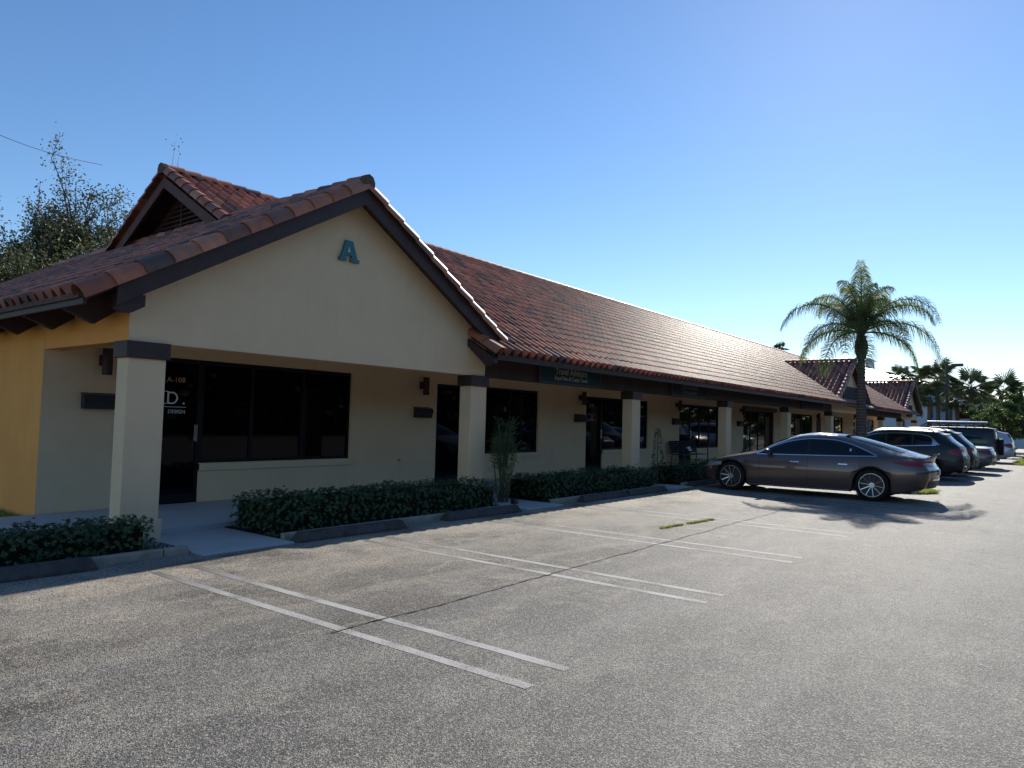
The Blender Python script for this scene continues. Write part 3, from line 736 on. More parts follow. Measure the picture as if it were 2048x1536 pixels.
# ------------------------------------------------------------------ foliage helpers
def leaf(mb, p, d, n, L_, W_, c):
    """a pointed leaf of 2 folded quads-as-triangles"""
    d = d.normalized(); s_ = d.cross(n)
    if s_.length < 1e-4: s_ = d.orthogonal()
    s_.normalize(); up = s_.cross(d)
    a = p; m1 = p+d*L_*.55+s_*W_*.5+up*W_*.12; m2 = p+d*L_*.55-s_*W_*.5+up*W_*.12; e = p+d*L_; mid = p+d*L_*.5
    mb.add([a, m1, e, m2], [(0, 1, 2), (0, 2, 3)], (c, c, c))
def rv():
    v = Vector((random.gauss(0, 1), random.gauss(0, 1), random.gauss(0, 1))); return v.normalized()
def hedge(name, x0, x1, y0, y1, h, label, dens=230, hz=None):
    r = empty(name, ((x0+x1)/2, (y0+y1)/2, .03), label, 'hedge', 'low clipped hedges in the planting beds')
    mb = MB(); cx, cy = r.location.x, r.location.y
    w, d = x1-x0, y1-y0
    faces = [('t', w*d), ('f', w*h), ('l', d*h), ('r', d*h), ('b', w*h*.5)]
    tot = sum(a for _, a in faces)
    n = int(tot*dens*1.5)
    def hh(x, y): return h*(1+.13*noise.noise(Vector((x*2.1, y*2.1, 1.3)))+.07*noise.noise(Vector((x*6, y*6, 4))))
    for i in range(n):
        q = random.random()*tot; k = 0
        while q > faces[k][1]: q -= faces[k][1]; k += 1
        k = faces[k][0]
        x = random.uniform(x0, x1); y = random.uniform(y0, y1); z = random.random()**.8*h
        nn = Vector((0, 0, 1))
        if k == 't': z = hh(x, y)
        if k == 'f': y = y0; nn = Vector((0, -1, .25))
        if k == 'b': y = y1; nn = Vector((0, 1, .25))
        if k == 'l': x = x0; nn = Vector((-1, 0, .25))
        if k == 'r': x = x1; nn = Vector((1, 0, .25))
        if k != 't': z *= hh(x, y)/h
        # round the shoulders
        ex = min(x-x0, x1-x)/.12; ey = min(y-y0, y1-y)/.12
        if k == 't': z -= .07*max(0, 1-ex)**2+.07*max(0, 1-ey)**2
        bul = .05*noise.noise(Vector((x*3, y*3, z*3)))
        p = Vector((x, y, z+.02))+nn*(bul+random.uniform(-.07, .02))
        if random.random() < .04: p += nn*random.uniform(.02, .07)
        ax = (nn+rv()*.55+Vector((0, 0, .35))).normalized()
        base_c = min(1, max(0, .35+.5*noise.noise(Vector((x*2.5, y*2.5, z*4)))+random.uniform(-.25, .3)))
        for m in range(6):
            t = ax.orthogonal(); t.rotate(Matrix.Rotation(m*1.05+i, 3, ax))
            dd = (t*.9+ax*random.uniform(.3, .9)).normalized()
            leaf(mb, p-Vector((cx, cy, .03)), dd, ax, random.uniform(.026, .048), random.uniform(.012, .020), min(1, max(0, base_c+random.uniform(-.12, .12))))
    mb.build('foliage', MT['leaf_hedge'], r)
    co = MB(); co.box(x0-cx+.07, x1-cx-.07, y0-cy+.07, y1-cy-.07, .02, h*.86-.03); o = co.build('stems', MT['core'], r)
    return r
hedge('hedge', .6, 3.95, 8.05, 8.72, .36, 'low clipped hedge at the far left, before the ochre wall', 240)
hedge('hedge', 5.54, 10.12, 8.04, 9.12, .47, 'longest low clipped hedge, before the big black window', 220)
hedge('hedge', 11.68, 16.45, 8.04, 9.10, .47, 'second clipped hedge, between the bamboo and the slim conifer', 190)
hedge('hedge', 17.8, 24.0, 8.1, 8.95, .52, 'third hedge, behind the nose of the umber sedan', 100)

def bamboo(x, y, label):
    r = empty('bamboo_clump', (x, y, .03), label, 'bamboo'); st = MB(); lf = MB()
    for k in range(22):
        a = random.random()*6.28; b0 = Vector((.13*math.cos(a)*random.random(), .09*math.sin(a), 0)); tip = b0+Vector((random.gauss(0, .11), random.gauss(0, .1), random.uniform(1.1, 1.62)))
        pts = [b0.lerp(tip, t/5)+Vector((.012*math.sin(k+t), .012*math.cos(2*k+t), 0)) for t in range(6)]
        st.tube(pts, [.010, .009, .008, .007, .005, .003], 5)
        for t in range(110):
            q = random.uniform(.45, 1)**.8; p = b0.lerp(tip, q) if random.random() < .8 else b0.lerp(tip, random.random())
            d = Vector((random.gauss(0, .6), random.gauss(0, .6), random.uniform(.0, 1.1)))
            p = p+d*random.uniform(0, .09)
            leaf(lf, p, d, rv(), random.uniform(.05, .10), .012, random.random()*.9)
    st.build('canes', MT['stem'], r); lf.build('foliage', MT['leaf_hedge'], r)
bamboo(10.98, 8.62, 'upright bamboo clump beside the second column')
def slim(x, y, h, w, label, name='slim_conifer'):
    r = empty(name, (x, y, .03), label, 'shrub'); lf = MB(); st = MB(); st.tube([(0, 0, 0), (0, 0, h)], [.02, .004], 6); st.build('stem', MT['bark'], r)
    for k in range(900):
        t = random.random(); rr = w*(1-t)**.6*(.6+.4*noise.noise(Vector((t*7, 0, 0))))+.02; a = random.random()*6.28
        p = Vector((rr*math.cos(a)*random.random()**.4, rr*math.sin(a), t*h)); leaf(lf, p, Vector((math.cos(a), math.sin(a), random.uniform(0, 1.4))), rv(), random.uniform(.04, .08), .016, random.random()*.7)
    lf.build('foliage', MT['leaf_hedge'], r)
slim(17.25, 8.40, 1.45, .2, 'slim dark conifer rising from the hedge beside the third column')
slim(24.9, 8.7, 1.3, .32, 'dark bushy shrub beyond the fourth column', 'bushy_shrub')
# white lily
lr = empty('lily_plant', (20.4, 8.9, .03), 'tall thin stem with a white flower head before the bench', 'flower')
t = MB(); t.tube([(0, 0, 0), (.03, 0, .5), (.0, 0, .86)], .008, 5); t.build('stem', MT['stem'], lr)
t = MB()
for k in range(22): leaf(t, Vector((0, 0, .86)), rv()+Vector((0, 0, .4)), rv(), .10, .03, 1)
t.build('petals', MT['petal'], lr)

# grass
def grass(name, x0, x1, y0, y1, n, label, h=.05, ell=False, line=None):
    mb = MB(); cx, cy = (x0+x1)/2, (y0+y1)/2
    for i in range(n):
        if line:
            t = random.random(); x = x0+(x1-x0)*t; y = line[0]+(line[1]-line[0])*t+random.gauss(0, .018)*(1+noise.noise(Vector((t*6, 0, 0))))
            if noise.noise(Vector((t*5+.3, 5, 0))) < -.22: continue
        else:
            x = random.uniform(x0, x1); y = random.uniform(y0, y1)
            if ell and ((x-cx)/(x1-x0)*2)**2+((y-cy)/(y1-y0)*2)**2 > 1-.25*random.random(): continue
        for k in range(2):
            a = random.random()*6.28; hh = h*random.uniform(.5, 1.3); d = Vector((math.cos(a)*.5, math.sin(a)*.5, 1))*hh
            s_ = Vector((-math.sin(a), math.cos(a), 0))*.006
            p = Vector((x-cx, y-cy, 0)); c = random.random()
            mb.add([p-s_, p+s_, p+d*.6+s_*.6, p+d+Vector((math.cos(a), math.sin(a), 0))*hh*.3], [(0, 1, 2), (0, 2, 3)], (c, c, c))
    o = mb.build(name, MT['grass']); o.location = (cx, cy, .004); tag(o, label, 'grass', kind='stuff')
grass('grass_strip', 10.2, 11.85, 4.6, 5.0, 650, 'thin line of green weeds growing in the asphalt joint', .028, line=(4.90, 4.72))
grass('island_grass', 20.4, 22.5, 2.5, 5.2, 9000, 'bright grass patch on the parking island behind the umber sedan', .09, ell=True)
isl = MB(); isl.prism([(20.45+1.0+1.0*math.cos(t/16*6.283), 3.85+1.3*math.sin(t/16*6.283)) for t in range(16)], 'z', -.02, .02)
tag(isl.build('grass_island', MT['grass_base']), kind='structure')
isl = MB(); isl.prism([(22.9, 3.9), (25.9, 3.9), (25.9, 7.85), (22.9, 7.85)], 'z', -.02, .05); tag(isl.build('palm_bed', MT['mulch']), kind='structure')
sheet('lawn', -40, 3.98, 11.62, 60, .012, MT['grass_base'])
grass('lawn_grass', -1.5, 3.95, 11.65, 17, 14000, 'green lawn grass beside the ochre wall at far left', .07)
sheet('verge', 44.5, 62, -2, 2.0, .02, MT['grass_base']); grass('verge_grass', 44.5, 62, -2, 2.0, 9000, 'green grass verge beyond the last parked car', .12)
sheet('far_lawn', 66, 110, 6.5, 12, .012, MT['grass_base'])

# ------------------------------------------------------------------ trees
def pinnate_palm(loc, H, label):
    r = empty('queen_palm', loc, label, 'palm tree'); tr = MB(); lf = MB(); n = 60; pts = []; rad = []
    for i in range(n+1):
        t = i/n; pts.append((.05*math.sin(t*2.2), .0, t*H)); rr = .195-.10*min(1, t*1.15)+.10*max(0, 1-t*7)
        if .80 < t < .97: rr += .10*math.sin((t-.80)/.17*math.pi)
        rad.append(rr*(1+(.045 if i % 2 else -.02)))
    tr.tube(pts, rad, 18); tr.build('trunk', MT['palmbark'], r, smooth=False)
    bt = MB()
    for k in range(16):
        a = k*2.4; z0 = H*(.86+.10*k/16); p = Vector((.05, 0, z0)); d = Vector((math.cos(a), math.sin(a), 1.5)).normalized()
        bt.tube([p+d*.02, p+d*.20+Vector((math.cos(a), math.sin(a), 0))*.05], [.05, .018], 6)
    bt.build('old_boots', MT['bark'], r)
    crown = Vector((.05, 0, H*.98))
    fr = [(60, 89, 2.1), (240, 87, 2.25), (2, 56, 3.3), (348, 30, 2.9), (20, 84, 1.75), (200, 80, 1.9), (100, 80, 1.9), (120, 66, 2.2), (300, 76, 1.8), (30, 70, 2.2), (165, 70, 2.2), (178, 50, 3.2), (196, 26, 2.8), (222, 46, 2.7), (262, 60, 2.4), (318, 52, 2.6), (250, -8, 2.0), (75, 50, 2.6), (150, 18, 2.5), (205, 4, 2.5), (335, 6, 2.3), (232, 28, 2.7), (285, 30, 2.4)]
    # azimuth measured so that 0 = picture right, 90 = away
    rt_ = Vector((math.cos(yaw), -math.sin(yaw), 0)); aw_ = Vector((math.sin(yaw), math.cos(yaw), 0))
    ra = MB()
    for az, el, Ln in fr:
        h = rt_*math.cos(R(az))+aw_*math.sin(R(az)); p = crown.copy(); d = (h*math.cos(R(el))+Vector((0, 0, math.sin(R(el))))).normalized(); pts = [p.copy()]; ns = 26
        for i in range(ns):
            g = .035+.17*(i/ns)**1.3; g *= (.5 if el > 86 else .8 if el > 70 else 1.0)
            d = (d+Vector((0, 0, -g))).normalized(); p = p+d*(Ln/ns); pts.append(p.copy())
        ra.tube(pts, [.028*(1-i/ns)+.004 for i in range(ns+1)], 5)
        side = h.cross(Vector((0, 0, 1))).normalized()
        for i in range(3, ns+1):
            t = i/ns; dd = (pts[i]-pts[i-1]).normalized()
            for rep in range(2):
                q = pts[i-1].lerp(pts[i], rep/2+random.uniform(0, .3))
                for sg in (-1, 1):
                    for lay in (0, 1):
                        out_ = side*sg*(.75 if lay else .5)+dd*.55+Vector((0, 0, random.uniform(-.1, .35)))
                        Lf = .74*math.sin(math.pi*min(.97, t*.85+.14))**.5*random.uniform(.75, 1.1)
                        o1 = q+out_.normalized()*Lf*.4; drop = Vector((0, 0, -1))
                        o2 = o1+(out_.normalized()*.55+drop*.75).normalized()*Lf*.35; o3 = o2+(out_.normalized()*.2+drop).normalized()*Lf*.35
                        w_ = dd*.0085; c = min(1, max(0, .25+.9*noise.noise(q*1.5)+random.uniform(-.15, .3)))
                        lf.add([q-w_, q+w_, o1+w_, o1-w_, o2+w_*.8, o2-w_*.8, o3], [(0, 1, 2, 3), (3, 2, 4, 5), (5, 4, 6)], (c, c, c))
    ra.build('frond_ribs', MT['stem'], r); lf.build('fronds', MT['leaf_palm'], r)
    return r
pinnate_palm((24.35, 4.95, 0), 4.75, 'tall feathery palm with drooping fronds beside the parked umber sedan')

def sabal(loc, H, rad, label, nf=25, group='cabbage palms at the far end of the lot'):
    r = empty('cabbage_palm', loc, label, 'palm tree', group); tr = MB(); lf = MB()
    lean = Vector((random.uniform(-.25, .25), random.uniform(-.25, .25), 0))
    tr.tube([lean*(t/8)**2+Vector((0, 0, H*t/8)) for t in range(9)], [.24, .19, .18, .17, .17, .18, .19, .22, .16], 10); tr.build('trunk', MT['bark'], r)
    c0 = lean+Vector((0, 0, H))
    for k in range(nf):
        a = random.random()*6.28; el = math.asin(random.uniform(-.62, .98)); d = Vector((math.cos(a)*math.cos(el), math.sin(a)*math.cos(el), math.sin(el)))
        base = c0+d*rad*random.uniform(.42, .62); side = d.cross(Vector((0, 0, 1))); side = side.normalized() if side.length > .01 else Vector((1, 0, 0)); upv = side.cross(d).normalized()
        lf.tube([c0, base], [.02, .012], 4, c=(.3, .3, .3)); cc = random.random()*.8
        nseg = 23
        for s_ in range(nseg):
            t = (s_/(nseg-1)-.5)*R(250); dd = d*math.cos(t)+side*math.sin(t)+upv*(-.25*abs(math.sin(t)))+Vector((0, 0, -.12)); dd.normalize()
            Lf = rad*.58*(.75+.25*math.cos(t))*random.uniform(.85, 1.1); wv = dd.cross(upv).normalized()*rad*.0095
            m1 = base+dd*Lf*.6; e = base+dd*Lf+Vector((0, 0, -.18*Lf))
            lf.add([base, m1+wv, e, m1-wv], [(0, 1, 2), (0, 2, 3)], (cc, cc, cc))
    lf.build('fronds', MT['leaf_sabal'], r)

def bproj(px, py, Yd=None, Xd=None):
    d = f_*FPX+r_*(px-1024)-u_*(py-768)
    t = (Yd/d.y) if Yd is not None else (Xd/d.x)
    return Vector((0, 0, 1.6))+d*t
for px, pyc, Xd, rad, lab in ((1877, 757, 74, 2.2, 'tallest cabbage palm, just left of the lamp post'), (1943, 775, 76, 2.2, 'cabbage palm right of the lamp post with a clean straight trunk'), (1998, 790, 80, 2.5, 'cabbage palm at far right, rising over the leafy shrub mass'),
                     (1916, 800, 78, 1.7, 'short shaggy cabbage palm between the two tall ones'), (1806, 752, 95, 1.8, 'cabbage palm top just showing over the third gable ridge'), (1857, 798, 72, 1.5, 'cabbage palm with a leafy crown close behind the third gable'),
                     (1900, 775, 84, 1.8, 'slender cabbage palm directly behind the lamp post'), (1564, 699, 62, .8, 'tiny cabbage palm tip above the long ridge')):
    p = bproj(px, pyc, Xd=Xd); sabal((p.x, p.y, 0), p.z, rad, lab)

def broad_tree(name, loc, H, W_, label, lm, nl=9000, leafL=.13, seed=1, trunk=.22, spread=1.0, low=.25, cat='tree', group=None, twig=True, gap=.1, puff=.05):
    random.seed(seed); r = empty(name, loc, label, cat, group); br = MB(); tips = []
    def grow(p, d, L_, rad, dep):
        n = 5; pts = [p.copy()]
        for i in range(n):
            d = (d+rv()*.16+Vector((0, 0, .05))).normalized(); p = p+d*L_/n; pts.append(p.copy())
        br.tube(pts, [rad*(1-.45*i/n) for i in range(n+1)], 6 if dep < 2 else 4, cap=False)
        if dep >= 2: tips.extend(pts[1:])
        if dep < 4:
            for k in range(random.choice((2, 3, 3, 4)) if dep else 5):
                q = pts[random.choice((2, 3, 4, 5)) if dep else random.choice((3, 4, 5))]
                v = (d+rv()*.95*spread); v.z = abs(v.z)*.8+.1; grow(q, v.normalized(), L_*random.uniform(.55, .8), rad*.52, dep+1)
    grow(Vector((0, 0, 0)), Vector((0, 0, 1)), H*.42, trunk, 0)
    # scale twig cloud to the wanted size
    q_ = lambda l: sorted(l)[int(len(l)*.93)]
    cxm = sum(t.x for t in tips)/len(tips); cym = sum(t.y for t in tips)/len(tips)
    for t in tips: t.x -= cxm*min(1, t.z/3); t.y -= cym*min(1, t.z/3)
    br.v = [(a-cxm*max(0, min(1, c/3)), b-cym*max(0, min(1, c/3)), c) for a, b, c in br.v]
    mx = q_([abs(t.x) for t in tips]); mz = q_([t.z for t in tips]); my = q_([abs(t.y) for t in tips])
    fx, fy, fz = W_/mx, W_/my, (H*.97)/mz
    br.v = [(a*fx if c > .5 else a, b*fy if c > .5 else b, c*fz) for a, b, c in br.v]
    br.build('trunk', MT['bark'], r)
    lf = MB()
    for i in range(nl):
        t = random.choice(tips); p = Vector((t.x*fx, t.y*fy, t.z*fz))
        p += rv()*random.uniform(0, puff*H)
        if noise.noise(p*.55+Vector((seed, 0, 0))) < -.28+gap: continue
        if p.z < low*H: continue
        c = min(1, max(0, .4+.8*noise.noise(p*.8)+random.uniform(-.25, .25)))
        leaf(lf, p, rv()+Vector((0, 0, -.1)), rv(), leafL*random.uniform(.7, 1.3), leafL*.5, c)
    lf.build('crown', lm, r); return r
broad_tree('leafy_tree', (10.0, 31, 0), 9.0, 2.3, 'airy tree behind the roof nearest the left edge', MT['leaf_tree'], 15000, .13, 3, low=.12, puff=.06)
broad_tree('leafy_tree', (11.9, 31.5, 0), 9.9, 2.2, 'airy tree behind the roof between the leftmost and the tallest ones', MT['leaf_tree'], 15000, .13, 17, low=.12, puff=.06)
broad_tree('leafy_tree', (13.6, 32, 0), 10.7, 2.3, 'tallest airy tree with bare upper twigs, just left of the louvred gable', MT['leaf_tree'], 17000, .13, 11, low=.12, puff=.055)
broad_tree('leafy_tree', (17.9, 34, 0), 12.4, 2.4, 'thin tree showing only a few twigs above the roof right of the louvred gable', MT['leaf_tree'], 6000, .13, 5, low=.12)
broad_tree('leafy_tree', (6.4, 27, 0), 7.0, 3.0, 'dark leafy tree at the left edge of the picture', MT['leaf_tree'], 14000, .13, 8, low=.1, puff=.08)
broad_tree('understorey_tree', (10.5, 26.5, 0), 6.6, 4.6, 'dense low dark tree directly behind the roof at left', MT['leaf_tree'], 30000, .13, 9, low=.1, puff=.12)
# right-hand shrub mass
for px, Xd, h, w_, lab, sd in ((1998, 66, 3.9, 3.0, 'bright green leafy shrub mass at the right, beyond the silver car', 21), (2040, 60, 4.6, 3.2, 'tallest green shrub mass cut by the right edge', 22), (2075, 54, 4.2, 3.0, 'green shrub mass beyond the right edge', 23), (1975, 72, 2.7, 2.2, 'lowest green shrub mass nearest the white house', 24)):
    p = bproj(px, 875, Xd=Xd)
    broad_tree('leafy_shrub', (p.x, p.y-.3, 0), h*.88, w_*.62, lab, MT['leaf_shrub'], 15000, .15, sd, trunk=.12, low=.0, cat='shrub', group='green shrubs at the right', gap=-.1)
random.seed(99)
# dark wooded edge across the lot behind the viewer (mirrored in the windows)
wd = MB()
for i in range(16000):
    x = random.uniform(-45, 110); t = random.random(); hh_ = 9+3.5*noise.noise(Vector((x*.16, 0, 0)))+1.5*noise.noise(Vector((x*.6, 4, 0))); z_ = t*hh_
    y = -26-random.random()*3-1.5*noise.noise(Vector((x*.3, z_*.4, 2))); c = random.random()
    leaf(wd, Vector((x, y, z_)), rv(), rv(), .9, .55, c)
wd.box(-45, 110, -33, -30, 0, 8)
tag(wd.build('woods_across_the_lot', MT['leaf_dark']), 'dark wooded edge across the parking lot opposite the shops', 'woods', kind='stuff')
random.seed(5)

# ------------------------------------------------------------------ street lamp, cable, far houses
sp_ = empty('street_lamp', (60, 6.5, 0), 'tall dark parking-lot lamp post with a flat box head on a short arm', 'street lamp')
t = MB(); t.tube([(0, 0, 0), (0, 0, 6.5)], [.11, .085], 10); t.build('pole', MT['metal_dark'], sp_)
t = MB(); t.tube([(0, 0, 6.42), (0, -.35, 6.42)], .05, 8); t.build('arm', MT['metal_dark'], sp_)
t = MB(); t.box(-.22, .22, -1.02, -.30, 6.34, 6.52); t.build('lamp_head', MT['metal_dark'], sp_)
a, b = bproj(-200, 175, Yd=26), bproj(205, 330, Yd=34)
cb = MB(); cb.tube([a.lerp(b, t/16)+Vector((0, 0, -.35*math.sin(math.pi*t/16))) for t in range(17)], .012, 5)
tag(cb.build('overhead_cable', MT['rubber'], org=tuple(a)), 'thin black overhead cable crossing the sky at upper left', 'cable')

def hip_house(name, loc, w, d, hw, hr, wallm, label, rz=0, ridge=.4, cupola=False, wins=()):
    r = empty(name, loc, label, 'building', rz=rz)
    t = MB(); t.box(-w, w, -d, d, 0, hw); t.build('wall', wallm, r)
    e = .5; rw = w*ridge
    t = MB(); t.add([(-w-e, -d-e, hw), (w+e, -d-e, hw), (w+e, d+e, hw), (-w-e, d+e, hw), (-rw, 0, hr), (rw, 0, hr)], [(0, 1, 5, 4), (1, 2, 5), (2, 3, 4, 5), (3, 0, 4), (3, 2, 1, 0)])
    ro = t.build('roof', MT['whitemetal'], r)
    sm = MB()
    n = int(2*w/.8)
    for k in range(n+1):
        x = -w-e+(2*w+2*e)*k/n; m = max(0, min(1, (w+e-abs(x))/(w+e-rw))) if abs(x) > rw else 1
        for sg in (-1, 1):
            sm.add([(x-.03, sg*(d+e), hw+.02), (x+.03, sg*(d+e), hw+.02), (x+.03, sg*(d+e)*(1-m), hw+.02+(hr-hw)*m), (x-.03, sg*(d+e)*(1-m), hw+.02+(hr-hw)*m), (x, sg*(d+e), hw+.09), (x, sg*(d+e)*(1-m), hw+.09+(hr-hw)*m)], [(0, 4, 5, 3), (1, 2, 5, 4)])
    sm.build('roof_seams', MT['palewall'], ro)
    for (x0, x1, z0, z1, face) in wins:
        t = MB()
        if face == 'w': t.box(-w-.05, -w-.003, x0, x1, z0, z1)
        else: t.box(x0, x1, -d-.05, -d-.003, z0, z1)
        wn = t.build('window', MT['glass'], r)
    if cupola:
        t = MB(); t.box(-.45, .45, -.45, .45, hr-.3, hr+1.0); cu = t.build('cupola', MT['palewall'], r)
        t = MB(); t.add([(-.8, -.8, hr+1.0), (.8, -.8, hr+1.0), (.8, .8, hr+1.0), (-.8, .8, hr+1.0), (0, 0, hr+1.5)], [(0, 1, 4), (1, 2, 4), (2, 3, 4), (3, 0, 4), (3, 2, 1, 0)]); t.build('cupola_roof', MT['whitemetal'], cu)
    return r
p = bproj(1740, 738, Xd=105)
hip_house('white_roof_house', (p.x, p.y, 0), 9, 8, p.z-2.6, p.z, MT['palewall'], 'house with white standing-seam hip roof and small cupola behind the third gable', ridge=.35, cupola=True)
p = bproj(1885, 850, Xd=98)
hip_house('blue_grey_building', (p.x+5, p.y, 0), 5, 5.2, 5.2, 7.2, MT['bluewall'], 'grey-blue two-storey building behind the cabbage palms left of the lamp post', wins=((-4.6, -2.2, .3, 2.4, 'w'), (-1.8, 1.2, .3, 2.4, 'w'), (1.6, 4.6, .3, 2.4, 'w'), (-4.2, -1.5, 3.2, 4.6, 'w'), (1.0, 3.8, 3.2, 4.6, 'w')))
p = bproj(1955, 860, Xd=100)
hip_house('pale_low_house', (p.x+5, p.y, 0), 5.5, 4.8, 2.9, 5.0, MT['palewall'], 'low pale house with white metal roof left of the green shrubs', wins=((-3.5, -2.3, .9, 2.2, 'w'), (-.8, .6, .9, 2.2, 'w'), (2, 3.2, .9, 2.2, 'w')))
# dark distant greenery closing the horizon
fh = MB()
for i in range(9000):
    x = random.uniform(128, 150); y = random.uniform(-60, 70); z_ = random.random()*(4.2+1.6*noise.noise(Vector((y*.12, 0, 0)))); c = random.random()
    leaf(fh, Vector((x, y, z_)), rv(), rv(), 1.0, .6, c)
tag(fh.build('distant_woods', MT['leaf_dark']), 'dark distant greenery along the horizon at the right', 'woods', kind='stuff')

# ------------------------------------------------------------------ cars
def interp(tab, x):
    xs = [q[0] for q in tab]; ys = [q[1] for q in tab]
    if x <= xs[0]: return ys[0]
    if x >= xs[-1]: return ys[-1]
    i = max(k for k in range(len(xs)) if xs[k] <= x); n = len(xs)
    h = xs[i+1]-xs[i]; t = (x-xs[i])/h; dl = (ys[i+1]-ys[i])/h
    def m(k):
        if k <= 0 or k >= n-1: return dl*.8 if abs(k-i) < 2 else 0
        a = (ys[k]-ys[k-1])/(xs[k]-xs[k-1]); b = (ys[k+1]-ys[k])/(xs[k+1]-xs[k]); return 0 if a*b <= 0 else 2*a*b/(a+b)
    m0, m1 = m(i), m(i+1)
    return ys[i]*(2*t**3-3*t*t+1)+h*m0*(t**3-2*t*t+t)+ys[i+1]*(-2*t**3+3*t*t)+h*m1*(t**3-t*t)
class Car:
    def __init__(s, spec): s.__dict__.update(spec)
    def sec(s, u):
        L = s.L; e = .0
        def plan(d, a, mn, p=2.4): return 1 if d > a else mn+(1-mn)*(1-(1-d/a)**p)**(1/p)
        w = plan(u, s.nose_a, s.nose_w)*plan(L-u, s.tail_a, s.tail_w)
        zt = interp(s.top, u); zbelt = interp(s.belt, u); zr = interp(s.rail, u); wr = interp(s.railw, u)
        zb = interp(s.bot, u); 
        for uc in s.axles:
            d = u-uc
            if abs(d) < s.arch: zb = max(zb, s.rt+math.sqrt(max(0, s.arch**2-d*d)))
        W = s.W*w; zm = max(s.zmid, zb+.04); zm = min(zm, zbelt-.04)
        wb_ = W*(.955 if zb < .4 else .99)
        K = [(wb_-.16, zb+.01), (wb_, zb), (W*.995, (zb+zm)/2), (W, zm), (min(W*.965, W*interp(s.beltw, u)), zbelt), (W*wr, zr), (W*wr*.55, zr+(zt-zr)*.72), (0, zt)]
        K[0] = (max(.1, K[0][0]), K[0][1])
        return K
    def poly(s, u):
        K = s.sec(u); P = []; n = len(K)
        segs = [1, 3, 3, 4, 6, 4, 4]
        for i in range(n-1):
            p0 = K[max(i-1, 0)] if i > 1 else K[i]; p1 = K[i]; p2 = K[i+1]; p3 = K[min(i+2, n-1)]
            if i == n-2: p3 = (-K[-2][0], K[-2][1])
            for k in range(segs[i]):
                t = k/segs[i]
                if i == 0 or i == 4: q = (p1[0]+(p2[0]-p1[0])*t+(.028*math.sin(math.pi*t)*(1 if i == 4 else 0)), p1[1]+(p2[1]-p1[1])*t)
                else:
                    c = .45
                    def cr(a, b, c_, d): m0 = (c_-a)*c; m1 = (d-b)*c; return b*(2*t**3-3*t*t+1)+m0*(t**3-2*t*t+t)+c_*(-2*t**3+3*t*t)+m1*(t**3-t*t)
                    q = (cr(p0[0], p1[0], p2[0], p3[0]), cr(p0[1], p1[1], p2[1], p3[1]))
                P.append(q)
        P.append(K[-1]); return P
    def shear(s, u, z):
        L = s.L; a = s.tail_sh; t = max(0, min(1, (u-(L-a))/a)); t = t*t*(3-2*t)
        b = s.nose_sh; v = max(0, min(1, (b-u)/b)); v = v*v*(3-2*v)
        return u+t*(interp(s.tailp, z)-L)+v*interp(s.nosep, z)
    def pt(s, sd, y, z, u):  # to local coords
        return (sd*y, s.L/2-s.shear(u, z), z)
    def side(s, u, z, off=.004):
        P = s.poly(u); best = None
        for i in range(1, len(P)-5):
            if (P[i][1]-z)*(P[i+1][1]-z) <= 0 and P[i+1][1] != P[i][1]:
                t = (z-P[i][1])/(P[i+1][1]-P[i][1]); y = P[i][0]+(P[i+1][0]-P[i][0])*t
                if best is None or y > best: best = y
        if best is None: best = P[8][0]
        return best+off
    def topz(s, u, y, off=.005):
        P = s.poly(u)
        for i in range(len(P)-1, 0, -1):
            a, b = P[i], P[i-1]
            if a[0] <= y <= b[0]: t = (y-a[0])/(b[0]-a[0]+1e-9); return a[1]+(b[1]-a[1])*t+off
        return P[14][1]+off
    def side_patch(s, mb, u0, u1, lo, hi, nu=40, nz=6, off=.004, sides=(-1, 1)):
        for sd in sides:
            G = []
            for i in range(nu+1):
                u = u0+(u1-u0)*i/nu; a, b = lo(u), hi(u); b = max(b, a+.001)
                G.append([s.pt(sd, s.side(u, a+(b-a)*k/nz, off), a+(b-a)*k/nz, u) for k in range(nz+1)])
            if sd > 0: G = G[::-1]
            mb.grid(G)
    def top_patch(s, mb, u0, u1, hw, nu=16, ny=10, off=.005):
        G = []
        for i in range(nu+1):
            u = u0+(u1-u0)*i/nu; w = hw(u) if callable(hw) else hw; row = []
            for k in range(ny+1):
                y = -w+2*w*k/ny; zz = s.topz(u, abs(y), off); row.append((y, s.L/2-s.shear(u, zz), zz))
            G.append(row)
        mb.grid(G)
    def rear_u(s, y, z, off=.005):
        W = s.halfw(z); q = min(1, abs(y)/max(W, .1)); return interp(s.tailp, z)+s.bulge*(1-q*q)+off
    def halfw(s, z):
        P = s.poly(s.L); best = .3
        for i in range(1, len(P)-1):
            if (P[i][1]-z)*(P[i+1][1]-z) <= 0: best = max(best, P[i][0])
        return best
    def rear_patch(s, mb, y0, y1, z0, z1, ny=8, nz=4, off=.006, both=False, taper=None):
        for sd in ((-1, 1) if both else (1,)):
            G = []
            for k in range(nz+1):
                z = z0+(z1-z0)*k/nz; a, b = (y0, y1) if not taper else taper(k/nz)
                a_, b_ = (a, b)
                if both: b_ = min(b, s.halfw(z)-.01)
                else: m_ = s.halfw(z)-.01; a_, b_ = max(a, -m_), min(b, m_)
                G.append([(sd*(a_+(b_-a_)*i/ny), s.L/2-s.rear_u(a_+(b_-a_)*i/ny, z, off), z) for i in range(ny+1)])
            mb.grid(G if sd < 0 else G)
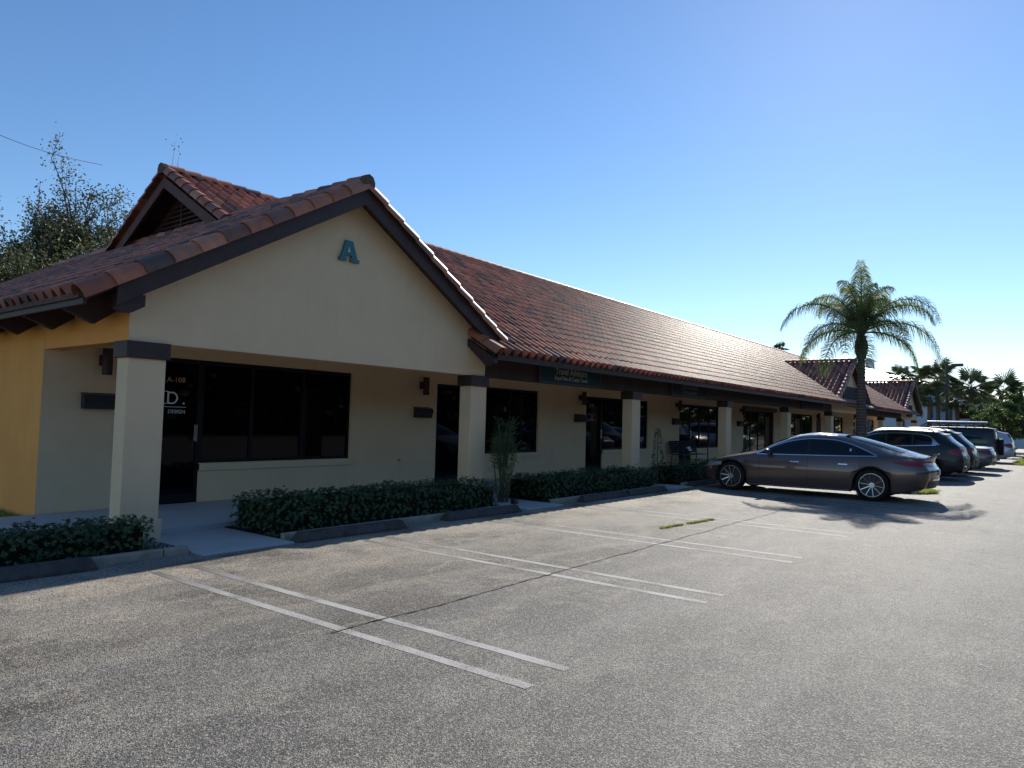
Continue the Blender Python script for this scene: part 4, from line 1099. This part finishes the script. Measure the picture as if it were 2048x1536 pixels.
    def body(s, mb):
        us = [0, .01, .03, .06, .10, .15]+[.2+.045*i for i in range(int((s.L-.4)/.045)+1)]+[s.L-.15, s.L-.10, s.L-.06, s.L-.03, s.L-.01, s.L]
        us = sorted(set(round(q, 4) for q in us)); G = []
        for u in us:
            P = s.poly(u)
            row = [s.pt(-1, y, z, u) for y, z in P]+[s.pt(1, y, z, u) for y, z in P[-2::-1]]
            G.append(row)
        mb.grid(G)
        P = s.poly(s.L); NY = 10
        C = []
        for (y, z) in P:
            C.append([(-y+2*y*k/NY, s.L/2-(interp(s.tailp, z)+s.bulge*(1-abs(-1+2*k/NY)**2)), z) for k in range(NY+1)])
        mb.grid(C)
        P = s.poly(0); C = []
        for (y, z) in P:
            C.append([(-y+2*y*k/NY, s.L/2-(interp(s.nosep, z)-.07*(1-abs(-1+2*k/NY)**2)), z) for k in range(NY+1)])
        mb.grid([c[::-1] for c in C])
def make_wheel(parent, loc, rt, rim, spokes, width=.235, facing=-1, style='thin', rimmat=None):
    t = MB(); n = 40; pf = [(-.5, rim), (-.5, rt-.03), (-.42, rt-.008), (-.25, rt), (.25, rt), (.42, rt-.008), (.5, rt-.03), (.5, rim)]
    G = []
    for k in range(n+1):
        a = 2*math.pi*k/n; G.append([(p*width, r*math.cos(a), r*math.sin(a)) for p, r in pf])
    t.grid(G); o = t.build('wheel', MT['rubber'], parent, smooth=True); o.location = loc
    b = MB(); G = []
    for k in range(n+1):
        a = 2*math.pi*k/n; G.append([(facing*.03, .0, 0), (facing*.03, rim*.95*math.cos(a), rim*.95*math.sin(a)), (facing*.10, rim*math.cos(a), rim*math.sin(a))])
    b.grid(G); b.build('hub_well', MT['metal_dark'], o)
    r = MB(); G = []
    for k in range(n+1):
        a = 2*math.pi*k/n; G.append([(facing*(width*.5-.002), q*math.cos(a), q*math.sin(a)) for q in (rim, rim*.97, rim*.955)])
    r.grid(G)
    for k in range(spokes):
        a = 2*math.pi*(k+.25)/spokes
        if style == 'thin': w0, w1 = .009, .007
        else: w0, w1 = .03, .055
        d = Vector((0, math.cos(a), math.sin(a))); s_ = Vector((0, -math.sin(a), math.cos(a)))
        x0, x1 = facing*(width*.5-.05), facing*(width*.5-.008); dx = Vector((facing*-.02, 0, 0))
        A = d*.05; B = d*(rim*.95)
        X0, X1 = Vector((x0, 0, 0)), Vector((x1, 0, 0))
        r.add([A-s_*w0+X0, A+s_*w0+X0, B+s_*w1+X1, B-s_*w1+X1, A-s_*w0*1.6+X0+dx, A+s_*w0*1.6+X0+dx, B+s_*w1*1.6+X1+dx, B-s_*w1*1.6+X1+dx], [(0, 1, 2, 3), (0, 3, 7, 4), (1, 5, 6, 2)])
    r.tube([(facing*(width*.5-.09), 0, 0), (facing*(width*.5-.045), 0, 0)], .06, 14)
    r.build('rim', rimmat or MT['silver'], o)
    return o
def build_car(name, spec, X, Ynose, paintm, label, style='thin', spokes=10, wheel_rim=.265, opts=()):
    c = Car(spec); L = c.L
    r = empty(name, (X, Ynose-L/2, 0), label, 'car', 'cars parked nose-in along the shop row')
    mb = MB(); c.body(mb); bo = mb.build('body', paintm, r, smooth=True)
    lo, hi = c.dlo
    for sd in (-1, 1):
        g = MB(); c.side_patch(g, c.du[0], c.du[1], lambda u: interp(lo, u), lambda u: interp(hi, u), nu=70, nz=6, sides=(sd,)); g.build('side_window', MT['carglass'], r, smooth=True)
    if c.trim:
        t = MB(); d0, d1 = c.du
        c.side_patch(t, d0-.02, d1+.02, lambda u: interp(hi, u)-.002, lambda u: interp(hi, u)+.020, nu=70, nz=1, off=.010)
        c.side_patch(t, d0-.02, d1+.02, lambda u: interp(lo, u)-.020, lambda u: interp(lo, u)+.002, nu=70, nz=1, off=.010); t.build('window_trim', MT['chrome'] if c.trim == 1 else MT['plastic'], r)
    for k, ub in enumerate(c.pillars):
        t = MB(); c.side_patch(t, ub-.03, ub+.03, lambda u: interp(lo, u), lambda u: interp(hi, u), nu=2, nz=5, off=.0065); t.build('pillar', MT['plastic'], r)
    g = MB(); c.top_patch(g, c.ws[0], c.ws[1], lambda u: c.ws[2]+(c.ws[3]-c.ws[2])*(u-c.ws[0])/(c.ws[1]-c.ws[0])); g.build('windscreen', MT['carglass'], r, smooth=True)
    if c.rear_top:
        a = c.rear_top; g = MB(); c.top_patch(g, a[0], a[1], lambda u: a[2]+(a[3]-a[2])*(u-a[0])/(a[1]-a[0])); g.build('rear_window', MT['skyglass'], r, smooth=True)
    if c.rear_glass:
        a = c.rear_glass; g = MB(); c.rear_patch(g, -a[2], a[2], a[0], a[1], taper=lambda t: (-a[2]*(1-.1*t), a[2]*(1-.1*t)), ny=12); g.build('rear_window', MT['skyglass'], r, smooth=True)
    # panel gaps and sill strip
    t = MB()
    for ud in c.doors:
        c.side_patch(t, ud-.004, ud+.004, lambda u: .30, lambda u: interp(lo, u)-.02, nu=1, nz=8, off=.0015)
    c.side_patch(t, c.axles[0]+.45, c.axles[1]-.45, lambda u: .292, lambda u: .302, nu=30, nz=1, off=.002)
    t.build('panel_gap', MT['plastic'], r)
    for sd in (-1, 1):
        t = MB(); c.side_patch(t, c.axles[0]+c.arch+.06, c.axles[1]-c.arch-.06, lambda u: interp(c.bot, u)+.012, lambda u: interp(c.bot, u)+.045, nu=30, nz=1, off=.008, sides=(sd,)); t.build('sill_trim', MT['chrome'] if 'chromesill' in opts else MT['plastic'], r)
    for ud in c.handles:
        t = MB(); c.side_patch(t, ud-.10, ud+.10, lambda u: c.hz-.012, lambda u: c.hz+.012, nu=6, nz=2, off=.014); t.build('door_handle', paintm if 'chromehandle' not in opts else MT['chrome'], r, smooth=True)
    # arch lips
    t = MB()
    for uc in c.axles:
        for sd in (-1, 1):
            G = []
            for k in range(25):
                a = math.pi*(k/24); G.append([(sd*(c.side(min(max(uc+math.cos(a)*q, .02), L-.02), max(.24, c.rt+math.sin(a)*q), .003)), L/2-(uc+math.cos(a)*q), max(.20, c.rt+math.sin(a)*q)) for q in (c.arch+.005, c.arch+.04)])
            t.grid(G)
    if 'cladding' in opts: t.build('arch_cladding', MT['plastic'], r)
    # wheel wells: dark inner boxes
    t = MB()
    for uc in c.axles:
        for sd in (-1, 1):
            G = []
            for k in range(25):
                a = math.pi*(k/24)*1.1-.15; q = c.arch+.01; G.append([(sd*xx, L/2-(uc+math.cos(a)*q), c.rt+math.sin(a)*q) for xx in (c.W-.42, c.W-.03)])
            t.grid(G); t.box(sd*(c.W-.44)-.01, sd*(c.W-.44)+.01, L/2-uc-c.arch, L/2-uc+c.arch, .2, c.rt+c.arch)
    t.box(-c.W+.18, c.W-.18, -L/2+.35, L/2-.35, .20, .34)
    t.build('underbody', MT['plastic'], r)
    for uc in c.axles:
        for sd in (-1, 1): make_wheel(r, (sd*(c.W-.125), L/2-uc, c.rt), c.rt, wheel_rim, spokes, facing=sd, style=style)
    # mirrors
    for sd in (-1, 1):
        u, zz = c.mir; y = c.side(u, zz, 0); t = MB(); G = []
        for i in range(9):
            th = math.pi*i/8; row = []
            for k in range(13):
                ph = 2*math.pi*k/12; row.append((sd*(y+.15+.11*math.cos(th)), L/2-u+.075*math.sin(th)*math.cos(ph), zz+.05+.065*math.sin(th)*math.sin(ph)))
            G.append(row)
        t.grid(G); t.tube([(sd*(y-.03), L/2-u, zz-.02), (sd*(y+.10), L/2-u, zz+.02)], .02, 6); t.build('mirror', paintm, r, smooth=True)
    # tail lamps
    for sd in (-1, 1):
        t = MB(); a = c.tl; c.side_patch(t, a[0], L-.01, lambda u: a[1]+(a[3]-a[1])*(1-min(1, (u-a[0])/(L-a[0])*1.6))**2, lambda u: a[2]-(a[2]-a[3])*(1-min(1, (u-a[0])/(L-a[0])*1.6))**2, nu=14, nz=3, off=.007, sides=(sd,))
        G = []
        for k in range(4):
            z_ = a[1]+(a[2]-a[1])*k/3; hw_ = c.halfw(z_); G.append([(sd*(a[4]+(hw_+.006-a[4])*i/6), L/2-c.rear_u(a[4]+(hw_-a[4])*i/6, z_, .008), z_) for i in range(7)])
        t.grid(G); t.build('tail_lamp', MT['red'], r, smooth=True)
        t = MB(); c.side_patch(t, .10, .62, lambda u: c.hl[0]+(u-.1)*.14, lambda u: c.hl[1]+(u-.1)*.12, nu=8, nz=3, off=.006, sides=(sd,)); t.build('headlamp', MT['headlamp'], r, smooth=True)
    t = MB(); c.rear_patch(t, -.62, .62, c.bz[0], c.bz[1], ny=10, off=.010); t.build('rear_diffuser', MT['plastic'], r)
    t = MB(); zz = c.bz[1]+.12 if 'highplate' not in opts else c.bz[1]+.3; c.rear_patch(t, -.17, .17, zz, zz+.14, ny=4, off=.012); t.build('number_plate', MT['palewall'], r)
    return r, c
# -- the fastback sedan
SED = dict(L=5.22, W=.955, axles=(.86, 4.10), rt=.36, arch=.405, nose_a=1.0, nose_w=.52, tail_a=.9, tail_w=.70, zmid=.70,
    top=[(0, .62), (.15, .70), (.5, .83), (1.0, .95), (1.35, 1.03), (1.9, 1.30), (2.35, 1.455), (2.8, 1.51), (3.3, 1.495), (3.8, 1.40), (4.3, 1.265), (4.8, 1.13), (5.1, 1.06), (5.22, 1.05)],
    belt=[(0, .55), (.15, .62), (.6, .76), (1.2, .90), (1.6, .94), (2.4, .965), (3.4, .985), (4.2, 1.0), (4.9, .98), (5.22, .96)],
    rail=[(0, .585), (.15, .665), (.6, .805), (1.2, .93), (1.45, .985), (2.0, 1.22), (2.5, 1.37), (3.0, 1.41), (3.4, 1.375), (3.9, 1.26), (4.3, 1.15), (4.7, 1.065), (5.22, 1.0)],
    railw=[(0, .88), (1.1, .86), (1.4, .84), (2.2, .70), (2.8, .655), (3.4, .65), (4.0, .68), (4.5, .75), (5.0, .86), (5.22, .88)],
    beltw=[(0, .96), (1.2, .94), (1.8, .925), (3.8, .925), (4.6, .93), (5.22, .94)],
    bot=[(0, .26), (.2, .20), (.6, .17), (4.6, .19), (4.9, .24), (5.22, .34)],
    tailp=[(.2, 5.02), (.34, 5.13), (.55, 5.20), (.72, 5.22), (.92, 5.12), (1.05, 5.17), (1.1, 5.18)], tail_sh=.8, nosep=[(.2, .10), (.4, .0), (.6, .06), (.8, .2)], nose_sh=.5, bulge=.10,
    du=(1.52, 4.18), dlo=([(1.5, .955), (2.4, .972), (3.4, .995), (4.2, 1.02)], [(1.5, .957), (1.9, 1.15), (2.3, 1.285), (2.8, 1.355), (3.2, 1.345), (3.6, 1.265), (3.95, 1.13), (4.2, 1.022)]),
    trim=1, pillars=(2.72, 3.72), ws=(1.42, 2.15, .66, .56), rear_top=(3.45, 4.72, .50, .60), rear_glass=None, doors=(1.58, 2.72, 3.86), handles=(2.42, 3.50), hz=.80,
    mir=(1.80, .97), tl=(4.52, .83, .93, .90, .30), hl=(.56, .66), bz=(.34, .50))
cA, cc = build_car('parked_sedan', SED, 18.72, 7.50, MT['p_umber'], 'dark umber fastback sedan with thin ten-spoke wheels, nearest parked car', opts=('chromesill', 'chromehandle'))
t = MB(); G = []
for k in range(11):
    y = -.55+1.1*k/10; G.append([(y, 5.22/2-5.10-.10*(1-(y/.8)**2), 1.05), (y, 5.22/2-5.20-.10*(1-(y/.8)**2), 1.10), (y, 5.22/2-5.205-.10*(1-(y/.8)**2), 1.085), (y, 5.22/2-5.14-.10*(1-(y/.8)**2), 1.03)])
t.grid(G); t.build('tail_spoiler', MT['plastic'], cA)
t = MB(); cc.side_patch(t, .26, .34, lambda u: .50, lambda u: .60, nu=3, nz=2, off=.008); t.build('marker_lamp', MT['amber'], cA)
t = MB(); cc.side_patch(t, 4.02-.03, 4.02+.03, lambda u: 1.075, lambda u: 1.135, nu=2, nz=2, off=.008, sides=(-1,)) if False else None
cc.side_patch(t, 3.62, 3.66, lambda u: 1.10, lambda u: 1.16, nu=2, nz=2, off=.0085, sides=(-1,)); t.build('window_sticker', MT['palewall'], cA)
t = MB(); cc.rear_patch(t, -.5, .5, .505, .56, ny=10, off=.014); t.build('bumper_trim', MT['chrome'], cA)
# -- SUVs
def suv(L=4.75, H=1.70, W=.95, **k):
    s = dict(L=L, W=W, axles=(.92, L-1.02), rt=.37, arch=.43, nose_a=.8, nose_w=.66, tail_a=.6, tail_w=.80, zmid=.72,
    top=[(0, .85), (.1, .95), (.6, 1.06), (1.15, 1.13), (1.35, 1.20), (1.9, H-.16), (2.3, H-.02), (2.8, H), (L-1.2, H-.03), (L-.5, H-.10), (L, H-.17)],
    belt=[(0, .78), (.5, .96), (1.2, 1.04), (2.4, 1.06), (L-1.0, 1.10), (L, 1.08)],
    rail=[(0, .81), (.5, 1.0), (1.2, 1.08), (1.4, 1.13), (1.95, H-.26), (2.4, H-.13), (3.0, H-.11), (L-1.2, H-.13), (L-.4, H-.19), (L, H-.25)],
    railw=[(0, .9), (1.1, .88), (1.4, .86), (2.2, .74), (3.0, .71), (L-.8, .72), (L, .72)],
    beltw=[(0, .96), (1.2, .95), (L, .94)],
    bot=[(0, .32), (.3, .22), (.8, .20), (L-.7, .22), (L-.25, .28), (L, .36)],
    tailp=[(.2, L-.16), (.36, L-.06), (.55, L), (.75, L-.01), (.95, L-.07), (1.08, L-.10), (H-.35, L-.42), (H-.22, L-.52), (H, L-.50)], tail_sh=.9, nosep=[(.2, .06), (.5, .0), (.8, .04), (1.0, .2)], nose_sh=.5, bulge=.08,
    du=(1.55, L-.78), dlo=([(1.5, 1.08), (2.4, 1.09), (L-.7, 1.17)], [(1.5, 1.085), (1.9, H-.34), (2.3, H-.22), (3.0, H-.185), (L-1.3, H-.21), (L-.95, H-.28), (L-.78, 1.18)]),
    trim=1, pillars=(2.55, 3.35), ws=(1.36, 2.1, .70, .60), rear_top=None, rear_glass=(1.14, H-.24, .62), doors=(1.6, 2.55, L-1.25), handles=(2.35, L-1.5), hz=.92,
    mir=(1.75, 1.06), tl=(L-.42, .84, 1.06, .98, .40), hl=(.78, .90), bz=(.36, .60)); s.update(k); return s
def rails(r, L, H, w=.62):
    for sd in (-1, 1):
        t = MB(); t.tube([(sd*w, L/2-2.1, H-.07), (sd*w, L/2-2.25, H+.0), (sd*w, L/2-2.9, H+.025), (sd*w, L/2-(L-1.1), H-.0), (sd*w, L/2-(L-.85), H-.09)], .016, 6); t.build('roof_rail', MT['chrome'], r)
cB, k2 = build_car('parked_suv', suv(4.80, 1.71), 27.95, 7.28, MT['p_black'], 'black crossover with angular wheels and chrome exhaust surrounds, parked second from the camera', 'fat', 6, opts=())
rails(cB, 4.80, 1.70)
for sd in (-1, 1):
    t = MB(); pts = [(.50, .36), (.62, .50), (.84, .50), (.78, .38), (.66, .30)]
    P3 = [(sd*a, 4.8/2-k2.rear_u(a, b, .02), b) for a, b in pts]
    t.tube(P3+[P3[0]], .022, 6, cap=False); t.build('exhaust_surround', MT['chrome'], cB)
t = MB(); k2.side_patch(t, 4.80-.88, 4.80-.62, lambda u: 1.15+(u-3.92)*.1, lambda u: max(1.16, 1.40-(u-3.92)*.85), nu=5, nz=3, off=.008); t.build('quarter_trim', MT['silver'], cB)
cC, k3 = build_car('parked_suv', suv(4.70, 1.76), 30.95, 7.15, MT['p_char'], 'charcoal crossover with a full-width red tail lamp, parked third from the camera', 'fat', 5, opts=('cladding',))
rails(cC, 4.70, 1.75)
t = MB(); k3.rear_patch(t, -.6, .6, .92, 1.03, ny=10, off=.012); t.build('lamp_bar', MT['red'], cC)
# -- grey sedan
S2 = dict(SED); S2.update(L=4.75, axles=(.88, 3.70), W=.91, tail_w=.8, tailp=[(.2, 4.58), (.34, 4.68), (.55, 4.75), (.75, 4.74), (.95, 4.66), (1.08, 4.62)], bulge=.09,
    top=[(0, .66), (.15, .74), (.6, .86), (1.2, .96), (1.5, 1.03), (2.0, 1.28), (2.4, 1.40), (2.9, 1.44), (3.3, 1.40), (3.7, 1.25), (4.1, 1.08), (4.6, 1.07), (4.75, 1.05)],
    rail=[(0, .62), (.6, .80), (1.3, .93), (1.6, 1.0), (2.1, 1.20), (2.6, 1.31), (3.0, 1.33), (3.4, 1.26), (3.8, 1.12), (4.1, 1.03), (4.75, 1.0)],
    belt=[(0, .58), (.6, .76), (1.3, .90), (3.4, .97), (4.75, .96)], railw=[(0, .88), (1.2, .86), (1.6, .82), (2.4, .70), (3.2, .68), (3.8, .76), (4.2, .86), (4.75, .88)],
    beltw=[(0, .96), (4.75, .94)], bot=[(0, .26), (.2, .2), (4.2, .2), (4.75, .36)], du=(1.7, 3.85), dlo=([(1.7, .95), (3.85, .99)], [(1.7, .955), (2.1, 1.14), (2.6, 1.26), (3.1, 1.26), (3.5, 1.17), (3.85, .995)]),
    pillars=(2.65, 3.45), ws=(1.55, 2.25, .62, .54), rear_top=(3.35, 4.05, .50, .58), doors=(1.7, 2.65, 3.5), handles=(2.4, 3.3), mir=(1.95, .96), tl=(4.35, .78, .93, .88, .35))
cD, k4 = build_car('parked_sedan', S2, 34.0, 6.85, MT['p_grey'], 'grey sedan with a short boot, parked fourth from the camera', 'fat', 5)
# -- boxy black off-roader with roof rack and spare wheel
H = 1.86; L = 4.75
BX = suv(L, H, .94, trim=2, tailp=[(.2, L-.15), (.4, L), (.7, L), (1.1, L-.03), (H, L-.10)], tail_w=.9, nose_w=.85, rear_glass=(1.15, H-.22, .60),
    top=[(0, 1.05), (.1, 1.10), (1.35, 1.16), (1.5, 1.22), (1.9, H-.08), (2.2, H), (L-.3, H), (L, H-.05)], rail=[(0, 1.0), (1.35, 1.10), (1.55, 1.16), (1.95, H-.16), (2.3, H-.08), (L-.3, H-.09), (L, H-.12)],
    belt=[(0, .95), (1.2, 1.06), (L, 1.10)], railw=[(0, .93), (1.4, .90), (2.2, .82), (L, .82)], rt=.40, arch=.46, dlo=([(1.5, 1.12), (L-.3, 1.14)], [(1.5, 1.125), (1.85, H-.26), (2.2, H-.16), (L-.45, H-.17), (L-.30, 1.3)]), du=(1.55, L-.30), pillars=(2.5, 3.4), tl=(L-.12, .86, 1.12, 1.0, .74))
cE, k5 = build_car('parked_offroader', BX, 39.45, 7.05, MT['p_black'], 'boxy black off-roader with a roof rack and rear spare wheel, parked fifth from the camera', 'fat', 6, opts=('cladding',))
make_wheel(cE, (0, L/2-L-.12, .98), .38, .24, 6, facing=-1, style='fat').rotation_euler = (0, 0, R(90))
t = MB()
for sd in (-1, 1): t.tube([(sd*.62, L/2-1.75, H-.02), (sd*.62, L/2-2.0, H+.14), (sd*.62, L/2-4.3, H+.14), (sd*.62, L/2-4.5, H)], .028, 6)
for k in range(7): t.tube([(-.62, L/2-2.1-k*.35, H+.14), (.62, L/2-2.1-k*.35, H+.14)], .018, 6)
t.build('roof_rack', MT['metal_dark'], cE)
t = MB(); t.tube([(-.3, L/2-2.0, H+.21), (-.3, L/2-4.4, H+.21)], .05, 10); t.build('rolled_awning', MT['silver'], cE)
cF, k6 = build_car('parked_suv', suv(4.85, 1.82, .97, tailp=[(.2, 4.7), (.4, 4.85), (.7, 4.85), (1.1, 4.78), (1.82, 4.45)], rear_glass=(1.16, 1.58, .66)), 47.9, 6.9, MT['p_silver'], 'silver sport utility car farthest along the row, at the right', 'fat', 5)
rails(cF, 4.85, 1.81)
